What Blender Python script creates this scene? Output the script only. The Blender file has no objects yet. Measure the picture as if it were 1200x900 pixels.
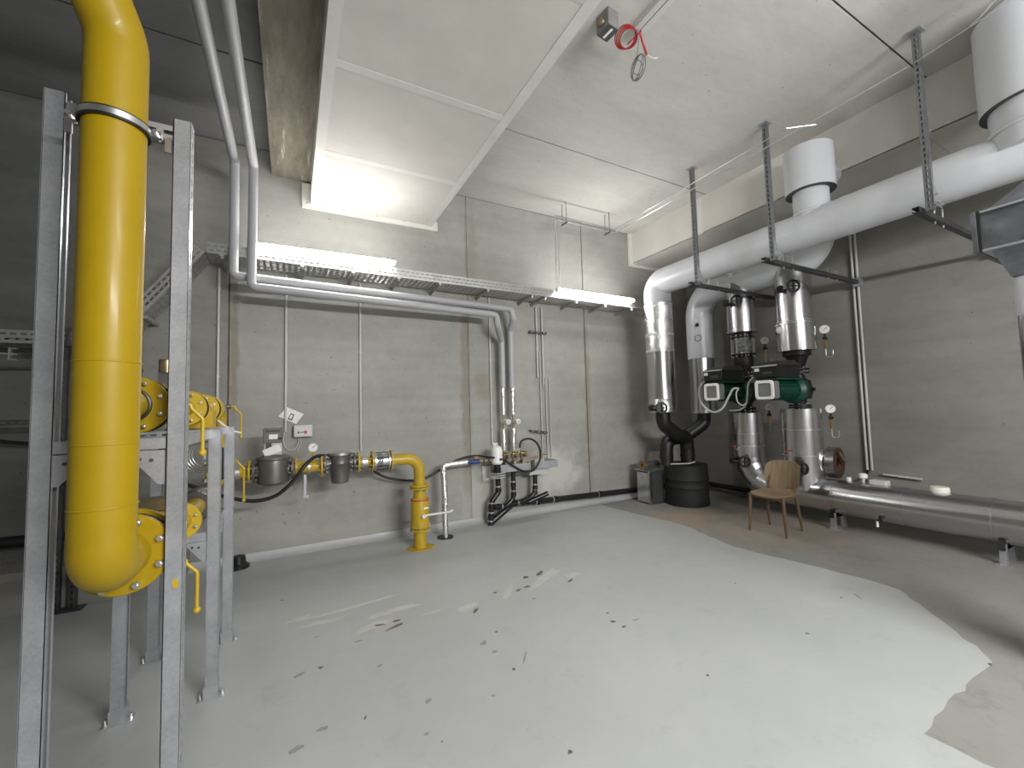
import bpy, bmesh, math, random
from mathutils import Vector as V, Matrix, Quaternion
random.seed(7)
SC = bpy.context.scene
COL = SC.collection
PI = math.pi
# ------------------------------------------------------------------ camera
FPX = 488.0
CH = 1.55
_y, _p, _r = [math.radians(a) for a in (27.96, 3.35, -1.50)]
FW = V((math.sin(_y)*math.cos(_p), math.cos(_y)*math.cos(_p), math.sin(_p)))
_r0 = V((math.cos(_y), -math.sin(_y), 0)); _u0 = _r0.cross(FW)
RT = _r0*math.cos(_r) + _u0*math.sin(_r)
UP = -_r0*math.sin(_r) + _u0*math.cos(_r)
CAM = V((0, 0, CH))
cd = bpy.data.cameras.new('camera'); cam = bpy.data.objects.new('camera', cd); COL.objects.link(cam)
cd.sensor_fit = 'HORIZONTAL'; cd.sensor_width = 36; cd.lens = FPX/1200*36; cd.clip_start = 0.05
m3 = Matrix((RT, UP, -FW)).transposed()
cam.matrix_world = Matrix.Translation(CAM) @ m3.to_4x4()
SC.camera = cam
# ------------------------------------------------------------------ world, lights, exposure
w = bpy.data.worlds.new('world'); SC.world = w; w.use_nodes = True
w.node_tree.nodes['Background'].inputs[0].default_value = (0.75, 0.85, 1, 1)
w.node_tree.nodes['Background'].inputs[1].default_value = 0.02
SC.view_settings.view_transform = 'Standard'; SC.view_settings.look = 'None'
SC.view_settings.gamma = 1; SC.view_settings.use_curve_mapping = False
SC.view_settings.exposure = 1.24
TUBE = 27.0          # emission of the visible tubes
def area(name, loc, sx, sy, power, col=(1, 1, 1), rot=(0, 0, 0)):
    l = bpy.data.lights.new(name, 'AREA'); l.shape = 'RECTANGLE'; l.size = sx; l.size_y = sy
    l.energy = power; l.color = col
    o = bpy.data.objects.new(name, l); o.location = loc; o.rotation_euler = rot; COL.objects.link(o)
    return o
# the room's other tube lamps, hung behind and beside the camera
area('tube_lamp_behind', (2.2, -1.6, 3.5), 1.5, 0.15, 55)
area('tube_lamp_behind_glow', (2.2, -1.6, 3.56), 1.5, 0.15, 30, rot=(PI, 0, 0))
area('tube_lamp_front_wall', (2.5, -3.05, 2.9), 3.0, 0.2, 150, rot=(math.radians(88), 0, 0))

def at_y(x, y, Y):
    d = (x-600)/FPX*RT - (y-450)/FPX*UP + FW; return CAM + d*(Y/d.y)
def at_x(x, y, X):
    d = (x-600)/FPX*RT - (y-450)/FPX*UP + FW; return CAM + d*(X/d.x)
def at_z(x, y, Z=0.0):
    d = (x-600)/FPX*RT - (y-450)/FPX*UP + FW; return CAM + d*((Z-CH)/d.z)
# ------------------------------------------------------------------ mesh builder
def frame(ax):
    ax = V(ax).normalized()
    h = V((0, 0, 1)) if abs(ax.z) < .9 else V((1, 0, 0))
    a = h.cross(ax).normalized(); return a, ax.cross(a), ax
def origin_of(o):
    p = V((0, 0, 0))
    while o is not None: p = p + o.location; o = o.parent
    return p
class MB:
    def __init__(s): s.v = []; s.f = []
    def add(s, v, f):
        n = len(s.v); s.v += [V(q) for q in v]; s.f += [tuple(i+n for i in q) for q in f]; return s
    def obox(s, c, a, b, d):           # centre and three half vectors
        c, a, b, d = V(c), V(a), V(b), V(d)
        if a.cross(b).dot(d) < 0: a = -a
        v = [c+i*a+j*b+k*d for k in (-1, 1) for j in (-1, 1) for i in (-1, 1)]
        return s.add(v, [(0, 2, 3, 1), (4, 5, 7, 6), (0, 1, 5, 4), (2, 6, 7, 3), (0, 4, 6, 2), (1, 3, 7, 5)])
    def box(s, c, sz, rz=0):
        R = Matrix.Rotation(rz, 3, 'Z')
        return s.obox(c, R @ V((sz[0]/2, 0, 0)), R @ V((0, sz[1]/2, 0)), V((0, 0, sz[2]/2)))
    def bb(s, p, q):                   # box from corner to corner
        p, q = V(p), V(q); d = q-p
        return s.box((p+q)/2, (abs(d.x), abs(d.y), abs(d.z)))
    def bar(s, p, q, w_, h_, up=(0, 0, 1)):
        p, q = V(p), V(q); d = q-p; dn = d.normalized(); u = V(up)
        a = dn.cross(u)
        if a.length < 1e-4: a = dn.cross(V((1, 0, 0)))
        a.normalize(); b = a.cross(dn)
        return s.obox((p+q)/2, d/2, a*w_/2, b*h_/2)
    def lathe(s, p, ax, prof, n=24, cap=(True, True)):
        p = V(p); a, b, c = frame(ax); v = []; f = []
        for t, r in prof:
            for i in range(n):
                th = 2*PI*i/n; v.append(p + c*t + (a*math.cos(th)+b*math.sin(th))*max(r, 1e-4))
        m = len(prof)
        for j in range(m-1):
            for i in range(n):
                k = (i+1) % n; f.append((j*n+i, j*n+k, (j+1)*n+k, (j+1)*n+i))
        if cap[0]: f.append(tuple(reversed(range(n))))
        if cap[1]: f.append(tuple((m-1)*n+i for i in range(n)))
        return s.add(v, f)
    def cyl(s, p, q, r, r2=None, n=20, cap=(True, True)):
        p, q = V(p), V(q); L = (q-p).length
        return s.lathe(p, q-p, [(0, r), (L, r if r2 is None else r2)], n, cap)
    def rcyl(s, p, q, r, e=.004, n=24):
        p, q = V(p), V(q); L = (q-p).length
        return s.lathe(p, q-p, [(0, r-e), (e, r), (L-e, r), (L, r-e)], n)
    def sphere(s, c, r, n=14, sq=(1, 1, 1)):
        m = max(6, n//2); v = []; f = []
        for j in range(m+1):
            ph = PI*j/m
            for i in range(n):
                th = 2*PI*i/n
                v.append(V(c)+V((r*sq[0]*math.sin(ph)*math.cos(th), r*sq[1]*math.sin(ph)*math.sin(th), -r*sq[2]*math.cos(ph))))
        for j in range(m):
            for i in range(n):
                k = (i+1) % n; f.append((j*n+i, j*n+k, (j+1)*n+k, (j+1)*n+i))
        return s.add(v, f)
    def path(s, pts, bend=0.0, seg=8):
        pts = [V(p) for p in pts]
        if bend <= 0: return pts
        out = [pts[0]]
        for i in range(1, len(pts)-1):
            a, b, c = pts[i-1], pts[i], pts[i+1]
            u, w_ = (a-b), (c-b); lu, lw = u.length, w_.length; u.normalize(); w_.normalize()
            ang = u.angle(w_)
            if ang > PI-.02: out.append(b); continue
            t = min(bend/math.tan(ang/2), lu*.49, lw*.49); r = t*math.tan(ang/2)
            cen = b + (u+w_).normalized()*(r/math.sin(ang/2))
            s0 = b+u*t-cen; s1 = b+w_*t-cen; tot = s0.angle(s1); axis = s0.cross(s1).normalized()
            for k in range(seg+1): out.append(cen + Quaternion(axis, tot*k/seg) @ s0)
        out.append(pts[-1]); return out
    def tube(s, pts, r, bend=0.0, n=14, seg=8, cap=True, closed=False):
        P_ = s.path(pts, bend, seg); m = len(P_)
        rs = r if isinstance(r, (list, tuple)) else [r]*m
        T = []
        for i in range(m):
            if closed: t = P_[(i+1) % m]-P_[i-1]
            else: t = (P_[min(i+1, m-1)]-P_[max(i-1, 0)])
            T.append(t.normalized())
        a, b, _ = frame(T[0]); v = []; f = []
        for i in range(m):
            if i:
                q = T[i-1].rotation_difference(T[i]); a = q @ a
            a = (a - T[i]*a.dot(T[i])).normalized(); b = T[i].cross(a)
            for k in range(n):
                th = 2*PI*k/n; v.append(P_[i]+(a*math.cos(th)+b*math.sin(th))*rs[i])
        for j in range(m if closed else m-1):
            j2 = (j+1) % m
            for i in range(n):
                k = (i+1) % n; f.append((j*n+i, j*n+k, j2*n+k, j2*n+i))
        if cap and not closed:
            f.append(tuple(reversed(range(n)))); f.append(tuple((m-1)*n+i for i in range(n)))
        return s.add(v, f)
    def ring(s, c, ax, R_, r, n=28, m=8, a0=0, a1=2*PI):
        a, b, _ = frame(ax); full = abs(a1-a0-2*PI) < 1e-6
        k = n if full else n+1
        return s.tube([V(c)+(a*math.cos(a0+(a1-a0)*i/n)+b*math.sin(a0+(a1-a0)*i/n))*R_ for i in range(k)], r, 0, m, closed=full)
    def washer(s, c, ax, r0, r1, t, n=28):      # flat annulus with thickness, centred
        return s.lathe(V(c)-V(ax).normalized()*t/2, ax, [(0, r0), (0, r1), (t, r1), (t, r0), (0, r0)], n, (False, False))
    def prism(s, poly, o, ux, uy, uz):           # poly in (ux,uy), thickness vector uz
        o, ux, uy, uz = V(o), V(ux), V(uy), V(uz); n = len(poly)
        ar = sum(poly[i][0]*poly[(i+1) % n][1]-poly[(i+1) % n][0]*poly[i][1] for i in range(n))
        if (ar > 0) != (ux.cross(uy).dot(uz) > 0): poly = poly[::-1]
        v = [o+ux*x+uy*y for x, y in poly]; v += [q+uz for q in v]
        f = [tuple(reversed(range(n))), tuple(range(n, 2*n))]+[(i, (i+1) % n, n+(i+1) % n, n+i) for i in range(n)]
        return s.add(v, f)
    def channel(s, p, q, u, v_, wu, dv, t=.003, lip=.012, pitch=.05, slots=True):
        # C strut: web (width wu along u) at p..q, flanges run dv along v_
        p, q, u, v_ = V(p), V(q), V(u), V(v_); d = (q-p); L = d.length; dn = d/L; c = (p+q)/2
        if slots:
            sw = wu*.36
            for e in (-1, 1): s.obox(c+u*e*(wu/2-sw/2), d/2, u*sw/2, v_*t/2)
            k = int(L/pitch)
            for i in range(k+1):
                s.obox(p+dn*min(L-.01, .01+i*pitch), dn*pitch*.22, u*wu*.15, v_*t/2)
        else: s.obox(c, d/2, u*wu/2, v_*t/2)
        for e in (-1, 1):
            s.obox(c+u*e*(wu/2-t/2)+v_*dv/2, d/2, u*t/2, v_*dv/2)
            s.obox(c+u*e*(wu/2-lip/2)+v_*(dv-t/2), d/2, u*lip/2, v_*t/2)
        return s
    def build(s, name, mat, parent=None, smooth=38, bevel=0):
        if parent is None:
            xs = [q.x for q in s.v]; ys = [q.y for q in s.v]; zs = [q.z for q in s.v]
            o0 = V(((min(xs)+max(xs))/2, (min(ys)+max(ys))/2, min(zs)))
        else: o0 = origin_of(parent)
        me = bpy.data.meshes.new(name); me.from_pydata([tuple(q-o0) for q in s.v], [], s.f); me.validate()
        me.materials.append(mat)
        if smooth:
            me.shade_smooth(); me.set_sharp_from_angle(angle=math.radians(smooth))
        o = bpy.data.objects.new(name, me); COL.objects.link(o)
        if parent is None: o.location = o0
        else: o.parent = parent
        if bevel:
            b = o.modifiers.new('bevel', 'BEVEL'); b.width = bevel; b.segments = 2; b.limit_method = 'ANGLE'
        return o
def tag(o, label, cat, group=None):
    o['label'] = label; o['category'] = cat
    if group: o['group'] = group
    return o
def thing(name, label, cat, loc=(0, 0, 0), group=None):
    o = bpy.data.objects.new(name, None); COL.objects.link(o); o.location = loc
    o.empty_display_size = .1; return tag(o, label, cat, group)
def copy_tree(o, parent=None):
    c = o.copy(); COL.objects.link(c); c.parent = parent
    for ch in [k for k in bpy.data.objects if k.parent == o]: copy_tree(ch, c)
    return c
# ------------------------------------------------------------------ materials
def nt(name):
    m = bpy.data.materials.new(name); m.use_nodes = True; t = m.node_tree; return m, t, t.nodes['Principled BSDF'], t.nodes, t.links
def noise(N, L, scale, detail=4, rough=.6, stretch=None, coord='Object'):
    tc = N.new('ShaderNodeTexCoord'); mp = N.new('ShaderNodeMapping'); nz = N.new('ShaderNodeTexNoise')
    L.new(tc.outputs[coord], mp.inputs[0]); L.new(mp.outputs[0], nz.inputs['Vector'])
    if stretch: mp.inputs['Scale'].default_value = stretch
    nz.inputs['Scale'].default_value = scale; nz.inputs['Detail'].default_value = detail; nz.inputs['Roughness'].default_value = rough
    return nz.outputs['Fac']
def ramp(N, L, fac, stops):
    r = N.new('ShaderNodeValToRGB'); L.new(fac, r.inputs[0]); e = r.color_ramp.elements
    for i, (p, c) in enumerate(stops):
        el = e[i] if i < 2 else e.new(p)
        el.position = p; el.color = (c[0], c[1], c[2], 1) if isinstance(c, (tuple, list)) else (c, c, c, 1)
    return r.outputs[0]
def mixc(N, L, fac, a, b, mode='MIX'):
    m = N.new('ShaderNodeMix'); m.data_type = 'RGBA'; m.blend_type = mode
    for inp, val in ((0, fac), (6, a), (7, b)):
        if hasattr(val, 'links'): L.new(val, m.inputs[inp])
        elif inp == 0: m.inputs[0].default_value = val
        else: m.inputs[inp].default_value = (*val, 1)
    return m.outputs[2]
def bump(N, L, B, h, s=.2, d=.01):
    b = N.new('ShaderNodeBump'); b.inputs['Strength'].default_value = s; b.inputs['Distance'].default_value = d
    L.new(h, b.inputs['Height']); L.new(b.outputs[0], B.inputs['Normal'])
def simple(name, col, rough=.5, metal=0, var=.12, scale=8, bmp=0, bscale=60, coat=0, rvar=0):
    m, t, B, N, L = nt(name)
    f = noise(N, L, scale)
    lo = tuple(c*(1-var) for c in col); hi = tuple(min(1, c*(1+var)) for c in col)
    L.new(ramp(N, L, f, [(.3, lo), (.7, hi)]), B.inputs['Base Color'])
    B.inputs['Roughness'].default_value = rough; B.inputs['Metallic'].default_value = metal
    if rvar: L.new(ramp(N, L, noise(N, L, scale*2.3), [(.3, max(.02, rough-rvar)), (.7, rough+rvar)]), B.inputs['Roughness'])
    if coat: B.inputs['Coat Weight'].default_value = coat; B.inputs['Coat Roughness'].default_value = .15
    if bmp: bump(N, L, B, noise(N, L, bscale), bmp, .004)
    return m
def blot(N, L, center, rx, ry, rz, soft=.5):        # a stain with its own place on the wall
    tc = N.new('ShaderNodeTexCoord'); mp = N.new('ShaderNodeMapping'); mp.vector_type = 'TEXTURE'
    mp.inputs['Location'].default_value = center; mp.inputs['Scale'].default_value = (rx, ry, rz)
    nz = N.new('ShaderNodeTexNoise'); nz.inputs['Scale'].default_value = 5; nz.inputs['Detail'].default_value = 5
    L.new(tc.outputs['Object'], mp.inputs[0]); L.new(tc.outputs['Object'], nz.inputs['Vector'])
    ln = N.new('ShaderNodeVectorMath'); ln.operation = 'LENGTH'; L.new(mp.outputs[0], ln.inputs[0])
    ad = N.new('ShaderNodeMath'); ad.operation = 'MULTIPLY_ADD'; L.new(nz.outputs['Fac'], ad.inputs[0]); ad.inputs[1].default_value = 1.6
    L.new(ln.outputs['Value'], ad.inputs[2])
    return ramp(N, L, ad.outputs[0], [(.0, 1), (min(1, .0+soft+.9), 0)]) if False else _inv(N, L, ad.outputs[0])
def _inv(N, L, x):
    mr = N.new('ShaderNodeMapRange'); mr.clamp = True
    mr.inputs['From Min'].default_value = 1.25; mr.inputs['From Max'].default_value = 1.8
    mr.inputs['To Min'].default_value = 1; mr.inputs['To Max'].default_value = 0
    L.new(x, mr.inputs['Value']); return mr.outputs[0]
def scl(N, L, x, k):
    m = N.new('ShaderNodeMath'); m.operation = 'MULTIPLY'; L.new(x, m.inputs[0]); m.inputs[1].default_value = k; return m.outputs[0]
def concrete(name, lo, hi, stretch=(1, 1, 1), blots=(), rough=.8, pores=True, band=.07):
    m, t, B, N, L = nt(name)
    c = ramp(N, L, noise(N, L, 1.1, 6, .62, stretch), [(.3, lo), (.7, hi)])
    c = mixc(N, L, .35, c, ramp(N, L, noise(N, L, 9, 5, .7, stretch), [(.3, lo), (.7, hi)]))
    bands = ramp(N, L, noise(N, L, 2.2, 3, .5, (.25, .25, 3)), [(.35, 1-band), (.65, 1+band*.4)])
    c = mixc(N, L, 1.0, c, bands, 'MULTIPLY')
    if pores:
        c = mixc(N, L, .8, c, ramp(N, L, noise(N, L, 26, 2, .4), [(.225, (.45, .42, .38)), (.27, (1, 1, 1))]), 'MULTIPLY')
    for (cen, rx, ry, rz, col, k) in blots:
        c = mixc(N, L, scl(N, L, blot(N, L, cen, rx, ry, rz), k), c, col)
    L.new(c, B.inputs['Base Color']); B.inputs['Roughness'].default_value = rough
    bump(N, L, B, noise(N, L, 30, 6, .7), .12, .006); return m
M = {}
WLO, WHI = (.27, .266, .243), (.375, .37, .34)
M['wall'] = concrete('fair_faced_concrete', WLO, WHI, blots=[
    ((3.55, 5.36, .55), .55, 1, .45, (.52, .51, .47), .8), ((2.25, 5.36, .3), .25, 1, .5, (.46, .45, .41), .7),
    ((2.12, 5.36, 1.6), .09, 1, 1.6, (.20, .17, .12), .55), ((2.25, 5.36, 3.6), .12, 1, 1.0, (.22, .19, .13), .35),
    ((2.36, 5.36, 1.9), .16, 1, .25, (.24, .18, .13), .5), ((4.22, 5.36, 1.6), .07, 1, 1.8, (.24, .2, .14), .6),
    ((-.55, 5.36, 2.4), .05, 1, 1.4, (.2, .17, .12), .6)])
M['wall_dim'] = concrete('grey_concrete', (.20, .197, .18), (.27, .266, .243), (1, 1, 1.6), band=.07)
M['wall_left'] = concrete('left_shade_concrete', (.095, .095, .088), (.145, .145, .134), (1, 1, 1.6), band=.12)  # wall concrete darkened to carry the shade at the far left end
M['wall_half_shade'] = concrete('half_shade_concrete', (.20, .198, .18), (.28, .277, .255), (1, 1, 1.6), band=.1)  # in-between tone, grading the wall into the painted shade on the left
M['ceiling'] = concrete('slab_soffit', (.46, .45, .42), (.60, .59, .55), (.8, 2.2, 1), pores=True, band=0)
M['ceiling_shade'] = concrete('slab_soffit_shade', (.125, .125, .122), (.19, .19, .185), (.8, 2.2, 1), pores=False, band=0)  # soffit left of the beam, its shade put into the colour
M['joint'] = simple('dark_joint', (.05, .045, .04), .9)
M['joint_brown'] = simple('rusty_joint', (.16, .13, .09), .9, var=.4, scale=5)
def _beam():
    m, t, B, N, L = nt('raw_concrete_beam')
    c = ramp(N, L, noise(N, L, 3, 6, .7, (3, .6, 1)), [(.25, (.10, .085, .06)), (.75, (.26, .235, .185))])
    s = ramp(N, L, noise(N, L, 5, 6, .75, (3.2, .22, 1)), [(.60, 0), (.70, .8)])
    c = mixc(N, L, s, c, (.55, .53, .47))
    L.new(c, B.inputs['Base Color']); B.inputs['Roughness'].default_value = .9
    bump(N, L, B, noise(N, L, 20, 6), .5, .02); return m
M['beam'] = _beam()
M['board'] = simple('fire_board', (.62, .60, .555), .75, var=.05, scale=3, bmp=.06, bscale=20)
M['board2'] = simple('fire_board_filler', (.68, .665, .63), .75, var=.05, scale=5)
M['board_w'] = simple('cream_board', (.66, .64, .585), .7, var=.05, scale=3)
def _floor(name, lo, hi, rough=.45, dirt=.5):
    m, t, B, N, L = nt(name)
    c = ramp(N, L, noise(N, L, .9, 6, .6), [(.3, lo), (.7, hi)])
    c = mixc(N, L, .3, c, ramp(N, L, noise(N, L, 7, 6, .75), [(.3, lo), (.7, hi)]))
    c = mixc(N, L, dirt, c, ramp(N, L, noise(N, L, 3.1, 6, .8), [(.30, (.62, .58, .53)), (.44, (1, 1, 1))]), 'MULTIPLY')
    if name == 'old_floor_coating':
        for cen, rx, ry, k in (((4.4, 4.0, 0), 1.3, .55, .5), ((5.3, 3.1, 0), 1.1, 1.0, .35), ((4.1, 4.2, 0), .8, .4, .35)):
            c = mixc(N, L, scl(N, L, blot(N, L, cen, rx, ry, 1), k), c, (.36, .26, .17))
    L.new(c, B.inputs['Base Color'])
    L.new(ramp(N, L, noise(N, L, 2.5, 4), [(.3, rough-.06), (.7, rough+.12)]), B.inputs['Roughness'])
    bump(N, L, B, noise(N, L, 55, 4), .12, .003); return m
M['floor_old'] = _floor('old_floor_coating', (.20, .195, .182), (.265, .26, .243), .55, .6)
M['floor_new'] = _floor('new_floor_coating', (.345, .355, .35), (.405, .415, .41), .42, .25)
M['floor_patch'] = _floor('fresh_floor_coating', (.57, .58, .575), (.64, .65, .645), .38, .15)
M['rust_dirt'] = simple('rust_stain', (.13, .10, .075), .8, var=.4, scale=20)
M['white_flake'] = simple('white_flake', (.45, .45, .43), .6, var=.08)
M['grey_flake'] = simple('grey_flake', (.24, .24, .225), .6, var=.15, scale=20)
M['yellow'] = simple('yellow_gas_paint', (.32, .212, .003), .45, var=.05, scale=6, coat=.1)
M['yellow'].node_tree.nodes['Principled BSDF'].inputs['Specular IOR Level'].default_value = .28
M['yellow2'] = simple('bright_yellow_paint', (.46, .31, .015), .4, var=.06, scale=12, coat=.1)
def _galv():
    m, t, B, N, L = nt('galvanised_steel')
    v = N.new('ShaderNodeTexVoronoi'); v.inputs['Scale'].default_value = 110
    tc = N.new('ShaderNodeTexCoord'); L.new(tc.outputs['Object'], v.inputs['Vector'])
    c = ramp(N, L, v.outputs['Color'], [(.1, (.38, .39, .41)), (.9, (.50, .51, .54))])
    c = mixc(N, L, .5, c, ramp(N, L, noise(N, L, 6, 5), [(.3, (.34, .35, .37)), (.7, (.60, .61, .64))]))
    L.new(c, B.inputs['Base Color']); B.inputs['Metallic'].default_value = .65; B.inputs['Roughness'].default_value = .36; return m
M['galv'] = _galv()
M['galv_mid'] = simple('weathered_galvanised_steel', (.24, .25, .26), .42, .7, var=.15, scale=9)
M['galv_dark'] = simple('dull_galvanised_steel', (.09, .093, .096), .5, .7, var=.25, scale=9)
M['duct'] = simple('spangled_duct_sheet', (.165, .178, .19), .42, .75, var=.35, scale=7, rvar=.08)
M['steel'] = simple('bright_zinc', (.68, .68, .68), .28, .95, var=.1, scale=10)
M['tray'] = simple('zinc_cable_tray', (.42, .42, .41), .42, .75, var=.15, scale=10)
M['alu'] = simple('aluminium_cladding', (.55, .55, .56), .26, 1, var=.02, scale=2.5)
def _foil():
    m, t, B, N, L = nt('crinkled_foil')
    B.inputs['Base Color'].default_value = (.80, .80, .80, 1); B.inputs['Metallic'].default_value = 1; B.inputs['Roughness'].default_value = .2
    bump(N, L, B, noise(N, L, 16, 6, .7), .7, .02); return m
M['foil'] = _foil()
M['tape'] = simple('foil_tape', (.74, .74, .74), .35, .9, var=.08)
M['pvc'] = simple('grey_white_pvc_jacket', (.60, .61, .64), .33, var=.03, scale=2, coat=.15)
M['pvc_grey'] = simple('grey_insulation_jacket', (.37, .375, .385), .4, var=.03, scale=2)
M['pvc_lt'] = simple('light_pvc_pipe', (.58, .58, .57), .35, var=.04, scale=2)
M['conduit'] = simple('grey_plastic_conduit', (.50, .50, .48), .42, var=.05)
M['white'] = simple('white_plastic', (.78, .78, .76), .35, var=.03)
M['paper'] = simple('paper', (.76, .76, .74), .8, var=.04)
M['black'] = simple('black_rubber', (.007, .007, .0075), .42, var=.2)
M['blackp'] = simple('black_drain_plastic', (.008, .008, .0085), .32, var=.2)
M['blackm'] = simple('black_painted_steel', (.010, .0095, .0095), .45, .1, var=.3, scale=12, bmp=.1)
M['drum'] = simple('black_foam_jacket', (.006, .006, .006), .7, var=.5, scale=6, bmp=.3, bscale=14)
M['cast'] = simple('grey_cast_housing', (.14, .132, .124), .40, .5, var=.12, scale=8)
M['darkcast'] = simple('dark_cast_iron', (.022, .018, .016), .45, .4, var=.3, scale=12)
M['green'] = simple('dark_green_paint', (.002, .05, .032), .4, var=.12, scale=8)
M['brass'] = simple('brass', (.55, .36, .12), .3, 1, var=.15)
M['brassd'] = simple('dull_brass', (.33, .27, .17), .4, .9, var=.3, scale=20)
M['red'] = simple('red_cable', (.30, .012, .012), .45, var=.1)
M['redp'] = simple('red_tape', (.5, .03, .02), .45)
M['blue'] = simple('blue_valve_paint', (.02, .05, .16), .4, var=.2)
M['capgrey'] = simple('mid_grey_plastic', (.17, .17, .168), .45)
def _wood(name, lo, hi, sc=(14, 1.2, 14)):
    m, t, B, N, L = nt(name)
    c = ramp(N, L, noise(N, L, 3.5, 6, .65, sc), [(.3, lo), (.7, hi)])
    L.new(c, B.inputs['Base Color']); B.inputs['Roughness'].default_value = .5; return m
M['ply'] = _wood('beech_plywood', (.17, .12, .068), (.26, .185, .11), (1.5, 10, 1.0))
M['leg'] = _wood('worn_beech', (.085, .05, .028), (.16, .10, .055), (12, 12, 1))
M['plate_rust'] = simple('brown_rusty_plate', (.07, .035, .022), .7, .2, var=.5, scale=9)
M['wool'] = simple('brown_mineral_wool', (.22, .12, .05), .95, var=.3, scale=40, bmp=.4)
M['dial'] = simple('dial_face', (.8, .8, .78), .4, var=.02)
M['dark'] = simple('shadow_grey_plastic', (.05, .05, .05), .5)
def _glass():
    m, t, B, N, L = nt('clear_plastic'); B.inputs['Base Color'].default_value = (.85, .9, .95, 1)
    B.inputs['Transmission Weight'].default_value = 1; B.inputs['Roughness'].default_value = .06; B.inputs['IOR'].default_value = 1.2; return m
M['clear'] = _glass()
def emit(name, col, s):
    m, t, B, N, L = nt(name); B.inputs['Emission Color'].default_value = (*col, 1); B.inputs['Emission Strength'].default_value = s
    B.inputs['Base Color'].default_value = (.8, .8, .8, 1); return m
M['tube'] = emit('lit_tube_diffuser', (1, .985, .965), TUBE)
# ------------------------------------------------------------------ the room
XR, XL, YB, YF, ZC = 6.65, -3.6, 5.36, -3.2, 4.57
def struct(mb, name, mat, smooth=0):
    n = mb.build(name, mat, None, smooth); n['kind'] = 'structure'; return n
def setroot(name):
    o = bpy.data.objects.new(name, None); COL.objects.link(o); o['kind'] = 'structure'; return o
fl = MB(); fl.bb((XL-.3, YF-.3, -.2), (XR+.3, YB+.3, 0))
def zero(mb, name, mat, parent=None, smooth=0):      # structure mesh with its origin at the world origin
    me = bpy.data.meshes.new(name); me.from_pydata([tuple(q) for q in mb.v], [], mb.f); me.materials.append(mat)
    if smooth: me.shade_smooth(); me.set_sharp_from_angle(angle=math.radians(smooth))
    o = bpy.data.objects.new(name, me); COL.objects.link(o)
    if parent: o.parent = parent
    else: o['kind'] = 'structure'
    return o
floor = zero(fl, 'floor', M['floor_old'])
def jag(pts, amp=.02, step=.09):
    out = []
    for i in range(len(pts)):
        a, b = V(pts[i]), V(pts[(i+1) % len(pts)]); k = max(1, int((b-a).length/step))
        for j in range(k):
            q = a.lerp(b, j/k); q = q+V((random.uniform(-amp, amp), random.uniform(-amp, amp), 0)); out.append((q.x, q.y))
    return out
# coated area of the floor, its edge running diagonally through the room (positions taken on the floor plane)
edge = [at_z(*p) for p in [(724, 597), (800, 615), (860, 641), (925, 657), (987, 672), (1053, 690), (1105, 728), (1163, 775)]]
edge2 = [at_z(*p) for p in [(1120, 815), (1080, 858), (1150, 892)]]
poly = [(p.x, p.y) for p in edge]+[(p.x, p.y) for p in edge2]+[(2.9, -.3), (3.2, YF), (XL, YF), (XL, YB-.10), (4.3, YB-.10)]
mb = MB(); mb.prism(jag([(x, y, 0) for x, y in poly], .014, .08), (0, 0, .0005), (1, 0, 0), (0, 1, 0), (0, 0, .002))
zero(mb, 'floor_coating', M['floor_new'], floor)
patch = [at_z(*p) for p in [(640, 700), (730, 745), (800, 755), (825, 790), (838, 850), (850, 930), (620, 930), (500, 900), (560, 820)]]
mb = MB(); mb.prism(jag([(p.x, p.y, 0) for p in patch], .02, .07), (0, 0, .0025), (1, 0, 0), (0, 1, 0), (0, 0, .0008))
#zero(mb, 'coating_patch', M['floor_patch'], floor)
def blob(px, py, w_, h_, rot, mat, name='flaked_spot', z=.0027):
    c = at_z(px, py); n = random.randint(9, 13); pts = []
    for i in range(n):
        a = 2*PI*i/n; r = random.uniform(.55, 1.15); x, y = math.cos(a)*w_*r/2, math.sin(a)*h_*r/2
        pts.append((x*math.cos(rot)-y*math.sin(rot), x*math.sin(rot)+y*math.cos(rot)))
    b = MB(); b.prism(pts, (c.x, c.y, z), (1, 0, 0), (0, 1, 0), (0, 0, .0012)); zero(b, name, mat, floor)
# flaked and worn spots in the coating
for px, py, a, b, r in [(640, 676, .55, .13, .5), (596, 692, .35, .08, .9), (548, 712, .22, .12, .3), (465, 715, .5, .10, .1), (410, 712, .75, .05, .1), (380, 729, .35, .06, 0), (352, 725, .2, .07, .2), (670, 674, .2, .1, 0), (440, 733, .3, .1, .3), (505, 718, .25, .03, 0)]:
    blob(px, py, a, b, r, M['white_flake'])
for px, py, a, b, r in [(632, 673, .16, .05, .6), (616, 677, .10, .06, .3), (618, 688, .08, .04, 0), (608, 692, .07, .03, .2), (580, 695, .05, .03, .3), (668, 681, .10, .025, .5), (558, 716, .11, .035, .8), (445, 733, .09, .03, -.3), (463, 735, .17, .035, .3), (465, 728, .06, .03, 0), (330, 704, .03, .02, 0), (582, 741, .03, .02, .9), (718, 729, .05, .025, -.5), (731, 735, .05, .02, 0), (712, 719, .03, .02, 0), (668, 882, .025, .025, 0), (428, 842, .03, .012, .9), (602, 785, .03, .02, 1.), (518, 870, .01, .01, 0), (376, 783, .035, .025, 0), (986, 701, .02, .015, 0), (946, 743, .03, .02, 0), (829, 792, .03, .015, 0), (862, 684, .02, .015, 0), (1160, 779, .03, .02, 0)]:
    blob(px, py, a, b, r, M['rust_dirt'], z=.0032)
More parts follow.
